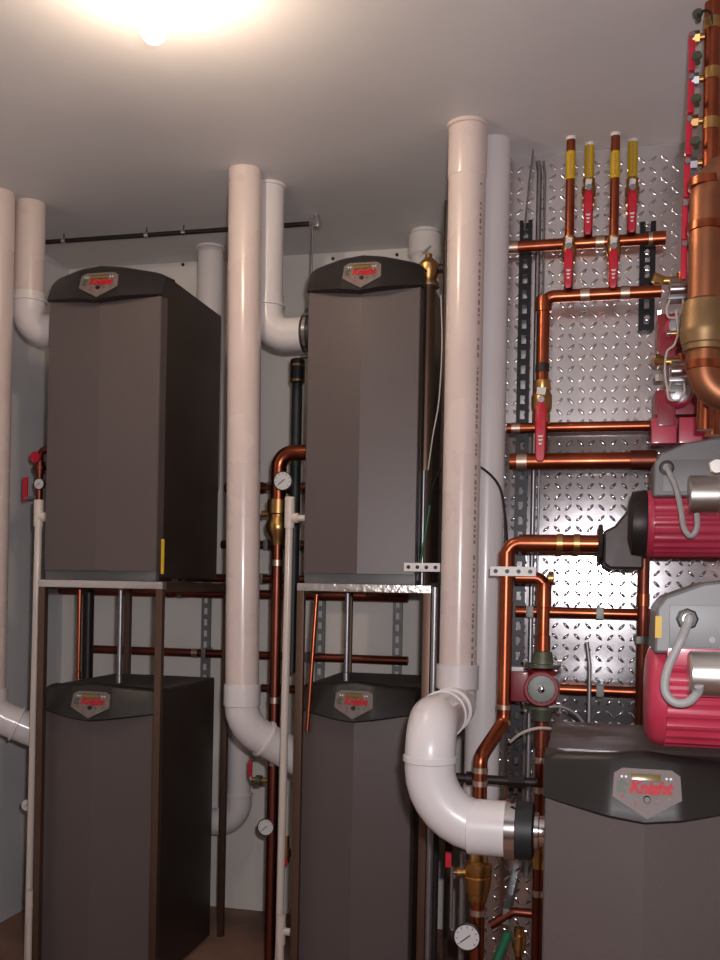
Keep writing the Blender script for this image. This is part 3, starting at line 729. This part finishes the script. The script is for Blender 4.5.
# tap pipes with yellow tape
GR = 'copper risers with yellow tape and red levers'
def riser(px, py_top, tape, vy, hy, zlow, Yp, label, r=.0145):
    x = at(px, 200, Yp).x
    t = thing('valve_riser', label, 'pipe', (x, Yp, zlow), GR)
    MB().tube([(x, Yp, zlow), (x, Yp, CE)], r).build('tube', M['copper'], t)
    z0, z1 = zat(x, Yp, tape[1]), zat(x, Yp, tape[0])
    MB().lathe((x, Yp, z0), Z, [(0, r*1.005), (.0005, r*1.05), (z1-z0-.0005, r*1.05), (z1-z0, r*1.005)], 24).build('pipe_tag', M['yellow'], t, label='yellow tape marker')
    bk = MB(); z = z0+.012
    while z < z1-.014:
        bk.box((x-.0016, Yp-r*1.05-.0006, z), (x+.0016, Yp-r*1.05+.001, z+.006)); z += .0095
    bk.build('tag_print', M['ink'], t, smooth=False)['kind'] = 'stuff'
    MB().lathe((x, Yp, CE), -Z, [(0, r*1.2), (.006, r*1.15), (.009, r*1.02)], 20).build('ceiling_seal', M['white'], t)
    zv = zat(x, Yp, vy)
    ball_valve(t, (x, Yp, zv), -Z, r*1.05, .085, zv-zat(x, Yp, hy), w=.030)
    return t
riser(570, 140, (152, 180), 250, 291, z2+.021, y2, 'first copper riser from left on the plate wall, short yellow tape')
riser(588.5, 140, (140, 181), 192, 238, zh1+.020, YH, 'second copper riser from left on the plate wall, high red lever')
riser(614.5, 137, (152, 179), 250, 291, z2+.021, y2, 'third copper riser from left on the plate wall, short yellow tape')
riser(632, 137, (138, 178), 192, 236, zh1+.020, YH, 'rightmost copper riser on the plate wall, high red lever')

# ------------------------------------------------------------------ centre right piping
yr1 = 2.93
xr1 = at(506, 600, yr1).x; zr1 = zat(xr1, yr1, 543); rr = .021
yv = 2.80; xv2 = at(480, 780, yv).x
t = thing('copper_riser', 'tall bright copper riser right of the white pipes, feeding the upper pump', 'pipe', (xv2, yv, 0))
xin = at(604, 543, yr1).x
MB().tube([(xin, yr1, zr1), (xr1, yr1, zr1), (xr1, yr1, zat(xr1, yr1, 722)), (xv2, yv, zat(xv2, yv, 757)), (xv2, yv, 0)], rr, .04, 26).build('tube', M['copper'], t)
MB().tube([(at(519, 543, yr1).x, yr1, zr1), (xin, yr1, zr1)], .0265, seg=24).build('branch_socket', M['copper'], t)
for px in (560, 577): ring(t, (at(px, 543, yr1).x, yr1, zr1), X, .0265, .02, 'brass')
MB().lathe((xr1, yr1, zat(xr1, yr1, 578)), Z, [(0, rr*1.02), (.001, rr*1.2), (.05, rr*1.2), (.08, rr*1.15)], 24).build('elbow_socket', M['copper'], t)
for yy in (707, 722): ring(t, (xr1, yr1, zat(xr1, yr1, yy)), Z, rr, .016)
for yy in (770, 783, 912): ring(t, (xv2, yv, zat(xv2, yv, yy)), Z, rr, .018)
zb0 = zat(xv2, yv, 903); zb1 = zat(xv2, yv, 850); L = zb1-zb0
MB().lathe((xv2, yv, zb0), Z, [(0, rr*1.05), (.01, rr*1.3), (L*.18, rr*1.35), (L*.2, rr*1.55), (L*.34, rr*1.75), (L*.5, rr*1.9), (L*.52, rr*1.7), (L*.58, rr*1.9), (L*.76, rr*1.9), (L*.8, rr*1.35), (L-.01, rr*1.3), (L, rr*1.05)], 24).build('ball_valve', M['brass'], t, label='brass valve body')
zst = zat(xv2, yv, 873)
MB().lathe((xv2-.02, yv, zst), V(-1, -.3, 0), [(0, .012), (.03, .012), (.031, .016), (.045, .016), (.046, .006), (.06, .006)], 12).build('valve_stem', M['brass'], t)
q = at(452, 873, yv-.02); MB().tube([q+V(0, 0, .02), q, q-Z*.16], .0045, .01, 10).build('valve_lever', M['zinc'], t)
MB().box((q.x-.02, q.y-.003, q.z+.015), (q.x-.002, q.y+.006, q.z+.06), .003).build('lever_sleeve', M['handle'], t, label='red lever sleeve')
q = at(467, 937, yv-.05); gauge(q, .036, None, 'large round gauge on the copper riser at the bottom edge')
# dark steel line crossing behind the PVC elbow
ydk = 2.96
a_, b_ = at(455, 779, ydk), at(538, 782, ydk)
t = thing('black_pipe', 'black steel cross pipe between copper risers behind the white bend', 'pipe', a_)
zz = zat((a_.x+b_.x)/2, ydk, 780)
MB().tube([(a_.x, ydk, zz), (b_.x, ydk, zz)], .014).build('tube', M['iron'], t)
MB().lathe((at(466, 780, ydk).x, ydk, zz), X, [(0, .0145), (.001, .021), (.06, .021), (.061, .0145)], 16).build('coupling', M['iron'], t)
MB().lathe((at(508, 780, ydk).x, ydk, zz), X, [(0, .0145), (.001, .022), (.05, .022), (.051, .0145)], 6).build('union_nut', M['iron'], t)
# steel rod and lever behind valve
vpipe(462, 900, 3.02, 0, zat(-.45, 3.02, 850), .010, 'thin grey conduit standing left of the brass valve', m='zinc', name='conduit')

# the small circulator
ys = 3.0
xs = at(543, 640, ys).x
zsc = zat(xs, ys, 686)
t = thing('circulator_pump', 'small dark red round circulator with green flanges beside the tall copper riser', 'pump', (xs, ys, zsc))
fl0, fl1 = zat(xs, ys, 668), zat(xs, ys, 657)
MB().lathe((xs, ys, zsc), Z, [(-.058, .030), (-.052, .045), (-.03, .04), (0, .045), (.03, .04), (.048, .045), (.053, .030)], 28).build('volute', M['redd'], t)
mo = MB().lathe((xs+.002, ys-.01, zsc), -Y, [(0, .050), (.055, .052), (.085, .052), (.088, .049), (.088, .042), (.080, .040)], 36).build('motor', M['redd'], t)
MB().lathe((xs+.002, ys-.085, zsc), -Y, [(0, .041), (.006, .041), (.007, .036)], 32, f=lambda k, h: 1 if k % 2 else .95).build('nameplate', M['strut'], mo, label='round dark grey nameplate')
MB().lathe((xs+.002, ys-.09, zsc), -Y, [(0, .011), (.010, .011), (.012, .008)], 16).build('bleed_screw', M['bright'], mo)
MB().box((xs-.092, ys-.038, zsc-.047), (xs-.040, ys+.02, zsc+.045), .006).build('terminal_box', M['redd'], t)
MB().box((xs-.092, ys-.036, zsc+.045), (xs-.055, ys-.006, zsc+.058), .003).build('speed_switch', M['white'], t)
for zz0, s_, mm in ((zsc+.056, 1, 'bronze'), (zsc-.056, -1, 'bronze')):
    fl = MB().lathe((xs, ys, zz0), Z*s_, [(0, .046), (.003, .055), (.012, .055), (.013, .034), (.034, .030), (.05, .027), (.051, .021)], 26, f=lambda k, h: 1 if h > .0125 else 1.0+.12*abs(math.cos(2*PI*k/26))**2).build('flange', M['bronze'], t, label='green bronze flange')
    for sx in (-1, 1):
        MB().lathe((xs+sx*.052, ys-.005, zz0-s_*.006), Z*s_, [(0, .009), (.008, .009), (.009, .005), (.022, .005), (.023, .009), (.030, .009)], 6).build('flange_bolt', M['bright'], fl)
zt = zat(xs, ys, 578)
t = thing('copper_pipe', 'copper pipe bending down from the left into the small round circulator', 'pipe', (xs, ys, zt))
MB().tube([(at(516, 580, ys).x, ys, zt), (xs, ys, zt), (xs, ys, zsc+.107)], .019, .03).build('tube', M['copper'], t)
MB().lathe((xs, ys, zt-.09), Z, [(0, .019), (.001, .0232), (.065, .0232), (.075, .022)], 20).build('elbow_socket', M['copper'], t)
MB().lathe((xs, ys, zsc+.107), Z, [(0, .019), (.001, .0225), (.05, .0225), (.051, .018)], 20).build('socket', M['copper'], t)
MB().lathe((xs+.012, ys, zt), X, [(0, .017), (.001, .021), (.016, .021), (.018, .014)], 20).build('end_plug', M['brass'], t)
t = thing('copper_pipe', 'dark copper pipe dropping from the small round circulator behind the nearest boiler', 'pipe', (xs, ys, 0))
MB().tube([(xs, ys, 0), (xs, ys, zsc-.107)], .0175).build('tube', M['copperd'], t)
MB().lathe((xs, ys, zsc-.19), Z, [(0, .018), (.001, .0225), (.08, .0225), (.081, .018)], 20).build('socket', M['copperd'], t)
for yy in (760, 790, 893): ring(t, (xs, ys, zat(xs, ys, yy)), Z, .0175, .02)
union((xs, ys, zat(xs, ys, 868)), Z, .0175, .09, t, m='brass')
# horizontals at 612 and 690, vertical at 643
t5, *_ = header(516, 652, 613, .018, 'copper line crossing the lower plate wall behind the lower pump', Yp=3.2)
t6, *_ = header(560, 652, 691, .018, 'lowest copper line on the plate wall, right of the small circulator', Yp=3.2)
for tt, pxc, pyc in ((t5, 530, 613), (t5, 600, 613), (t6, 600, 691)):
    q = at(pxc, pyc, 3.2); zc2 = tt.location.z
    MB().box((q.x-.012, 3.18, zc2-.019), (q.x+.012, PY-.0075, zc2+.019), .003).build('wall_clamp', M['strut'], tt)
x43 = at(643, 620, 3.12).x
t = thing('copper_pipe', 'dark vertical copper pipe between the two large red pumps', 'pipe', (x43, 3.12, 1.0))
MB().tube([(x43, 3.12, zat(x43, 3.12, 742)), (x43, 3.12, zat(x43, 3.12, 556))], .0175).build('tube', M['copperd'], t)
ring(t, (x43, 3.12, zat(x43, 3.12, 600)), Z, .0175, .04, 'copper')
zz = zat(x43, 3.12, 640); MB().box((x43-.02, 3.10, zz-.012), (x43+.02, PY-.0075, zz+.012), .003).build('wall_clamp', M['strut'], t)
# brown blocks behind lower pump
xw = at(588, 680, 3.1).x
t = thing('conduit', 'bare grey conduit with bent tip standing behind the nearest boiler', 'conduit', (xw, 3.1, 0))
MB().tube([(xw+.012, 3.1, .0), (xw+.004, 3.1, zat(xw, 3.1, 665)), (xw-.006, 3.1, zat(xw, 3.1, 642))], .0065, .1, 12).build('tube', M['zinc'], t)
wire([at(510, 742, 2.95), at(522, 733, 2.93), at(540, 728, 2.92), at(558, 731, 2.94), at(572, 742, 2.96)], .0045, 'wirew', 'pale cable arching over the flange toward the nearest boiler')
wire([at(549, 707, 2.88), at(562, 707, 2.9), at(576, 714, 2.93), at(586, 726, 2.96)], .0035, 'conduit', 'thin grey cable from the small circulator to the nearest boiler')
# bottom fittings
q = at(519, 938, 2.85)
t = thing('drain_valve', 'brass drain valve with green hose thread low beside the nearest boiler', 'valve', (q.x, q.y, 0))
MB().tube([(q.x, q.y, 0), (q.x, q.y, q.z-.02)], .010).build('stem_pipe', M['copperd'], t)
MB().lathe(q-Z*.05, Z, [(0, .014), (.02, .016), (.021, .021), (.06, .021), (.061, .015), (.08, .016)], 14).build('body', M['brass'], t)
MB().tube([q+V(-.03, -.02, .02), q+V(-.075, -.03, -.10)], .013).build('hose', M['wireg'], t, label='green hose end')
MB().tube([q+V(0, 0, -.02), q+V(-.035, -.02, .025)], .010).build('outlet', M['bronze'], t)
q2 = at(505, 925, 2.98)
t = thing('copper_pipe', 'low dark copper cross pipe at the bottom behind the nearest boiler', 'pipe', q2)
MB().tube([(q2.x-.05, 3.05, q2.z-.03), (q2.x+.02, 3.05, q2.z+.02), (xs-.02, 3.05, q2.z+.02)], .014, .03).build('tube', M['copperd'], t)
MB().box((q2.x-.012, 3.04, q2.z-.02), (q2.x+.008, PY-.0075, q2.z+.03), .002).build('wall_clamp', M['strut'], t)

# ------------------------------------------------------------------ the two large red pumps
def big_pump(label, Yp, px_left, py_top, py_bot, bx, by, tape, flip, s):
    d = None
    zt = at(700, py_top, Yp).z; zb_ = at(700, py_bot, Yp).z; R = (zt-zb_)/2; zc0 = (zt+zb_)/2
    yc0 = Yp+R*.25
    x0 = at(px_left, (py_top+py_bot)/2, Yp).x; Lm = .34*s/1.0
    t = thing('circulator_pump', label, 'pump', (x0+.2, yc0, zc0-R), 'large red pumps')
    # ribbed barrel, axis along X
    def fin(k, h):
        a = 2*PI*k/96
        return 1 if (k % 4 < 2 or h < .035*s) else .955
    MB().lathe((x0, yc0, zc0), X, [(0, R*.72), (.006*s, R*.90), (.018*s, R*.98), (.034*s, R), (.036*s, R), (.37*s, R), (.38*s, R*.95), (.40*s, R*.9)], 96, f=fin).build('motor', M['red'], t, label='red ribbed motor barrel')
    # foot flats
    z_b0, z_b1 = at(700, by[1], Yp-R*.4).z, at(700, by[0], Yp-R*.4).z
    xb0 = at(bx, by[1], Yp-R*.4).x
    yb0, yb1 = yc0-R*.86, yc0+R*.8
    # terminal box: sloped roof outline extruded in depth
    H = z_b1-z_b0; zl = z_b0-.012
    out = [(xb0, zl), (xb0+.003, z_b0+H*.55), (xb0+.02*s, z_b0+H*.72), (xb0+.09*s, z_b0+H*.92), (xb0+.17*s, z_b1), (xb0+.30*s, z_b1), (xb0+.34*s, z_b0+H*.7), (xb0+.345*s, zl)]
    tb = MB().prism([(x, yb0, z) for x, z in out], (0, yb1-yb0, 0)).build('terminal_box', M['castgrey'], t, smooth=False, bevel=.006*s, label='grey terminal box')
    # raised panel line
    MB().box((xb0+.028*s, yb0-.003, zl+.014), (xb0+.315*s, yb0+.002, z_b0+H*.60), .0015).build('box_cover', M['castgrey'], tb)
    return t, x0, yc0, zc0, R, xb0, zl, z_b0, z_b1, yb0
# lower pump, nearest
Yn = 2.10
t, x0, yc0, zc0, R, xb0, zl, zb0_, zb1_, yb0 = big_pump('large red ribbed pump with grey box sitting just above the nearest boiler', Yn-.09, 646, 645, 749, 653, (577, 648), True, False, 1.0)
if True:
    g = at(687, 619, yb0-.004)
    nut = MB().lathe(g, -Y, [(0, .021), (.006, .021), (.007, .017), (.012, .017)], 8).build('gland_nut', M['black'], t, label='black gland nut')
    MB().lathe(g-Y*.012, -Y, [(0, .012), (.010, .012), (.011, .009)], 20).build('gland', M['alu'], nut)
    # capacitor can, axis X
    cy = yc0-R*1.18; cxx = at(688, 675, cy).x; cz = at(700, 674, cy).z
    cr = .043
    MB().lathe((cxx, cy, cz), X, [(0, cr*.9), (.004, cr), (.09, cr), (.092, cr*1.03), (.10, cr*1.03), (.102, cr), (.22, cr), (.224, cr*.9)], 40).build('capacitor', M['alu'], t, label='aluminium cylinder')
    e = at(699, 688, cy-cr); 
    a0 = g-Y*.02
    path = [a0, a0-Y*.016, at(681, 640, yb0-.03), at(668, 668, cy-.005), at(665, 690, cy-.015), at(674, 702, cy-.02), at(688, 702, cy-.025), at(698, 692, cy-.03), V(e.x, cy-cr*.9, e.z+.004)]
    ps = path; outp = []
    for i in range(len(ps)-1):
        p0 = ps[max(0, i-1)]; p1 = ps[i]; p2 = ps[i+1]; p3 = ps[min(len(ps)-1, i+2)]
        for k in range(6):
            u = k/6; outp.append(.5*((2*p1)+(p2-p0)*u+(2*p0-5*p1+4*p2-p3)*u*u+(3*p1-p0-3*p2+p3)*u**3))
    outp.append(ps[-1])
    MB().tube(outp, .0085, seg=14).build('flex_conduit', M['conduit'], t, label='grey flexible conduit loop')
    q = at(658.5, 627, yb0-.004); MB().box((q.x-.006, yb0-.003, q.z-.021), (q.x+.006, yb0+.001, q.z+.021)).build('sticker', M['yellow'], t, smooth=False, label='yellow sticker')
    q = at(712, 640, yb0-.004); MB().lathe(q, -Y, [(0, .006), (.006, .006)], 12).build('screw', M['bright'], t)
    # red bracket above barrel
    q0, q1 = at(667, 655, yb0-.002), at(700, 641, yb0-.002)
    MB().box((q0.x, yb0-.006, q0.z-.02), (q1.x+.12, yb0+.02, zl+.012), .002).build('bracket', M['red'], t)
    # volute and riser, out beyond the right edge
    MB().lathe((x0+.40, yc0, zc0), X, [(0, R*.85), (.02, R*1.05), (.03, R*1.05), (.032, R*.7), (.06, R*.8), (.13, R*.8), (.15, R*.5)], 32).build('volute', M['iron'], t)
    MB().tube([(x0+.49, yc0, zc0), (x0+.49, yc0, CE)], .04).build('riser', M['copper'], t)
# upper pump, farther
Yu = 2.92
tu, x0u, yc0u, zc0u, Ru, xb0u, zlu, zb0u, zb1u, yb0u = big_pump('red ribbed pump with dark grey box, farther back at the right edge', Yu-.09, 641, 489, 557, 652, (439, 493), False, False, .95)
g = at(666.5, 468, yb0u-.004)
nut = MB().lathe(g, -Y, [(0, .020), (.006, .020), (.007, .016), (.010, .016)], 20).build('gland_nut', M['black'], tu)
MB().lathe(g-Y*.010, -Y, [(0, .010), (.008, .010), (.009, .007)], 20).build('gland', M['alu'], nut)
cy = yc0u-Ru*1.2; cxx = at(688, 494, cy).x; cz = at(706, 495, cy).z
MB().lathe((cxx, cy, cz), X, [(0, .048), (.004, .053), (.075, .053), (.077, .056), (.088, .056), (.09, .053), (.2, .053)], 40).build('capacitor', M['alu'], tu, label='aluminium cylinder')
q = at(716, 467, yb0u-.006); MB().lathe(q, -Y, [(0, .022), (.02, .022), (.024, .018)], 24).build('cap_plug', M['alu'], tu)
ps = [g-Y*.014, at(668, 470, yb0u-.03), at(676, 488, yb0u-.045), at(681, 510, cy-.03), at(684, 528, cy-.05), at(691, 536, cy-.06), at(697, 528, cy-.062), V(at(697, 514, cy-.05).x, cy-.047, at(697, 514, cy-.05).z)]
outp = []
for i in range(len(ps)-1):
    p0 = ps[max(0, i-1)]; p1 = ps[i]; p2 = ps[i+1]; p3 = ps[min(len(ps)-1, i+2)]
    for k in range(6):
        u = k/6; outp.append(.5*((2*p1)+(p2-p0)*u+(2*p0-5*p1+4*p2-p3)*u*u+(3*p1-p0-3*p2+p3)*u**3))
outp.append(ps[-1])
MB().tube(outp, .0078, seg=14).build('flex_conduit', M['conduit'], tu, label='grey flexible conduit loop')
# iron volute on the left of the upper pump
xl0 = at(603, 540, yr1).x; ycv = yr1
MB().lathe((at(627, 520, ycv).x, yc0u, zc0u), X, [(0, Ru*.55), (.01, Ru*.95), (.045, Ru*1.0), (.05, Ru*.98), (x0u-at(627, 520, ycv).x+.01, Ru*.9)], 36).build('volute', M['iron'], tu, label='dark iron pump housing')
zi = zr1
out = [(xl0, zi-.06), (xl0, zi+.035), (xl0+.03, zi+.05), (xl0+.07, zi+.10), (xl0+.10, zi+.14), (xl0+.115, zi+.14), (xl0+.115, zi-.075), (xl0+.02, zi-.075)]
MB().prism([(x, ycv-.05, z) for x, z in out], (0, .10, 0)).build('inlet_casting', M['iron'], tu, smooth=False, bevel=.008)
MB().lathe((xl0-.014, ycv, zr1), X, [(0, .05), (.002, .058), (.012, .058), (.014, .05)], 8).build('inlet_flange', M['iron'], tu)
MB().tube([(x0u+.45, yc0u, zc0u), (x0u+.45, yc0u, CE)], .04).build('riser', M['copper'], tu)
MB().lathe((x0u+.36, yc0u, zc0u), X, [(0, Ru*.85), (.02, Ru*.9), (.14, Ru*.6), (.15, Ru*.4)], 28).build('end_housing', M['iron'], tu)
# ------------------------------------------------------------------ right edge: big copper loop
yg = 2.35
xg = at(705, 280, yg).x; rg = .038
t = thing('copper_loop', 'fat copper pipe at the right edge with brass union, bending right at both ends', 'pipe', (xg, yg, zat(xg, yg, 400)))
zt_, zbt = zat(xg, yg, 168), zat(xg, yg, 398)
MB().tube([(xg+.5, yg, zt_), (xg, yg, zt_), (xg, yg, zbt), (xg+.5, yg, zbt)], rg, .075, 32).build('tube', M['copper_dull'], t)
zu0, zu1 = zat(xg, yg, 352), zat(xg, yg, 300); L = zu1-zu0
MB().lathe((xg, yg, zu0), Z, [(0, rg*1.04), (.002, rg*1.22), (L*.12, rg*1.25), (L*.14, rg*1.32), (L*.3, rg*1.38), (L*.36, rg*1.42), (L*.45, rg*1.42), (L*.5, rg*1.34), (L*.7, rg*1.34), (L*.72, rg*1.3), (L*.95, rg*1.25), (L, rg*1.04)], 40).build('union', M['brass_dull'], t, label='brass union')
for yy in (184, 228, 366): ring(t, (xg, yg, zat(xg, yg, yy)), Z, rg, .02, 'copper')
MB().tube([(xg+.5, yg, zt_), (xg+.5, yg, CE)], rg).build('riser', M['copper_dull'], t)
# --- far manifold up the right: risers with red levers
ym = 2.53
xm0 = at(712, 60, ym).x
t = thing('copper_manifold', 'tall copper manifold pipe at the top right corner', 'pipe', (xm0, ym, zat(xm0, ym, 215)))
MB().tube([(xm0, ym, zat(xm0, ym, 430)), (xm0, ym, CE)], .020).build('tube', M['copper'], t)
for yy in (25, 75, 125, 175): ring(t, (xm0, ym, zat(xm0, ym, yy)), Z, .020, .03, 'brass')
xm2 = at(722, 60, ym-.05).x
t = thing('copper_manifold', 'second copper manifold pipe beside it at the extreme top right', 'pipe', (xm2, ym+.09, zat(xm0, ym, 430)))
MB().tube([(xm2+.01, ym+.09, zat(xm0, ym, 430)), (xm2+.01, ym+.09, CE)], .019).build('tube', M['copper'], t)
GV = 'red levered valves in a column at the top right'
names = ['topmost', 'second', 'third', 'fourth', 'fifth', 'sixth']
for i, (pl, py) in enumerate(((692, 38), (691, 80), (689, 122), (687, 164), (685, 206), (684, 246))):
    q = at(pl, py, ym); xx = q.x; zz0 = q.z
    t = thing('ball_valve', '%s valve with red lever in the column at the upper right edge' % names[i], 'valve', (xx, ym, zz0), GV)
    MB().tube([(xm0-.019, ym, zz0), (xx+.006, ym, zz0)], .009, seg=14).build('stub', M['brass'], t)
    MB().lathe((xm0-.03, ym, zz0), -X, [(0, .010), (.001, .016), (.018, .016), (.019, .010)], 6).build('valve_body', M['zinc'] if i % 2 else M['brass'], t)
    zq0 = zat(xx, ym, py+34)
    MB().box((xx-.007, ym-.010, zq0), (xx+.008, ym+.010, zz0+.012), .004).build('lever', M['handle'], t, label='red lever')
    MB().lathe((xx, ym-.004, zz0), -Y, [(0, .007), (.016, .007)], 6).build('stem_nut', M['zinc'], t)
    MB().lathe((xm0-.035, ym-.01, zz0+.035), V(-.2, -1, .3), [(0, .007), (.018, .007), (.019, .012), (.028, .012)], 10).build('vent_cap', M['bronze'], t)
# hooked wires near the top
wire([at(698, 14, ym-.04), at(699, 20, ym-.05), at(703, 11, ym-.05), at(711, 13, ym-.04), at(712, 24, ym-.03)], .003, 'wireb', 'hooked dark wire at the top of the manifold')
# --- two small circulators with silver cans behind the fat copper loop
yz = 2.98
GS = 'compact red circulators behind the fat copper loop'
for i, (pc, py, lb) in enumerate(((676, 334, 'compact red circulator beside the short strut, upper of two'), (676, 398, 'compact red circulator just above the upper pump, lower of two'))):
    q = at(pc, py, yz)
    t = thing('circulator_pump', lb, 'pump', (q.x, q.y, q.z), GS)
    hw = .055 if i == 0 else .062
    MB().box((q.x-hw, q.y-.03, q.z-.055), (q.x+hw, q.y+.05, q.z+.055 if i == 0 else q.z+.02), .010).build('volute', M['redd'], t)
    MB().box((q.x-hw*.9, q.y-.05, q.z-.09), (q.x-.004, q.y-.005, q.z-.01), .006).build('terminal_box', M['redd'], t)
    MB().lathe((q.x+.002, q.y-.02, q.z), -Y, [(0, .040), (.06, .040), (.07, .034)], 28, f=lambda k, h: 1 if k % 2 else .95).build('motor', M['red'], t)
    MB().lathe((q.x+.002, q.y-.088, q.z), -Y, [(0, .030), (.008, .030), (.01, .024)], 24).build('nameplate', M['zinc'], t)
    MB().lathe((q.x-hw+.012, q.y, q.z+.05), Z, [(0, .012), (.02, .012)], 6).build('flange_bolt', M['bright'], t)
    if i == 1:
        MB().box((q.x-.07, q.y-.045, q.z-.14), (q.x+.0, q.y+.01, q.z-.065), .004).build('flange', M['red'], t)
        MB().box((q.x+.006, q.y-.045, q.z-.14), (q.x+.09, q.y+.01, q.z-.065), .004).build('flange', M['red'], t)
# zone valve actuators
for i, (pc, py, lb) in enumerate(((679, 289, 'silver zone valve motor with brass body at the end of the second header'), (680, 371, 'silver zone valve motor between the compact circulators'))):
    q = at(pc, py, 2.80)
    t = thing('zone_valve', lb, 'valve', q, 'silver zone valves')
    MB().lathe(q-X*.028, X, [(0, .020), (.004, .028), (.05, .028), (.056, .022)], 24).build('motor_can', M['bright'], t)
    MB().box((q.x-.03, q.y-.02, q.z-.032), (q.x+.035, q.y+.035, q.z-.018), .003).build('base_plate', M['zinc'], t)
    MB().tube([q+V(-.065, .03, .035), q+V(.07, .03, .032)], .011).build('body', M['brass'], t)
    MB().lathe(q+V(-.04, .03, .035), V(-1, -.2, .3), [(0, .013), (.02, .015), (.03, .015)], 6).build('union_nut', M['brass'], t)
    MB().lathe(q+V(.01, .03, .028), Z, [(0, .012), (.02, .015), (.026, .015)], 12).build('neck', M['copper'], t)
    c = q+V(-.012, -.01, -.03)
    MB().tube([c+V(-.012, 0, 0), c+V(-.022, -.01, -.03), c+V(-.018, -.01, -.055), c+V(.01, -.01, -.055), c+V(.024, -.01, -.03), c+V(.022, 0, 0)], .0032, .012, 8).build('lead_loop', M['wirew'], t, label='pale wire loop')
wire([at(676, 310, 2.78), at(678, 332, 2.76), at(674, 345, 2.76), at(667, 352, 2.77), at(665, 370, 2.78), at(668, 389, 2.78), at(676, 391, 2.78)], .003, 'wirew', 'pale wires running between the silver zone valves')
q = at(682, 333, 2.80)
o = thing('air_vent', 'small brass air vent beside the brass union', 'valve', q)
MB().lathe(q-X*.03, X, [(0, .008), (.02, .008), (.021, .014), (.045, .014), (.046, .010), (.06, .010)], 12).build('body', M['brass'], o)
MB().lathe(q-X*.032, -X, [(0, .010), (.008, .010)], 10).build('cap', M['bright'], o)

# ------------------------------------------------------------------ lamp
Dl = 2.31
u = (143-360)/F; lx = Dl*(u*cA-sA); ly = Dl*(u*sA+cA)
t = thing('ceiling_lamp', 'glaring bare bulb in a porcelain holder on the ceiling', 'lamp', (lx, ly, CE))
MB().lathe((lx, ly, CE), -Z, [(0, .058), (.012, .058), (.022, .045), (.05, .028), (.07, .022)], 28).build('lamp_holder', M['porcelain'], t)
MB().lathe((lx, ly, CE-.068), -Z, [(0, .014), (.02, .018), (.045, .029), (.068, .034), (.088, .030), (.102, .018), (.108, .004)], 24).build('bulb', M['bulb'], t, label='lit bulb')

# the camera's flash
fd = bpy.data.lights.new('flash', 'AREA'); fd.shape = 'RECTANGLE'; fd.size = .05; fd.size_y = .03; fd.energy = 26; fd.color = (1.0, .95, .98)
fo = bpy.data.objects.new('flash', fd); C.objects.link(fo)
fo.matrix_world = Matrix.Translation((.055*cA, .055*sA+.03, ZC+.10)) @ Matrix.Rotation(A, 4, 'Z') @ Matrix.Rotation(PI/2+.02, 4, 'X')
w = bpy.data.worlds.new('w'); bpy.context.scene.world = w; w.use_nodes = True
w.node_tree.nodes['Background'].inputs[0].default_value = (.02, .02, .02, 1)
vs = bpy.context.scene.view_settings
vs.view_transform = 'Standard'; vs.look = 'None'; vs.gamma = 1; vs.use_curve_mapping = False; vs.exposure = .32
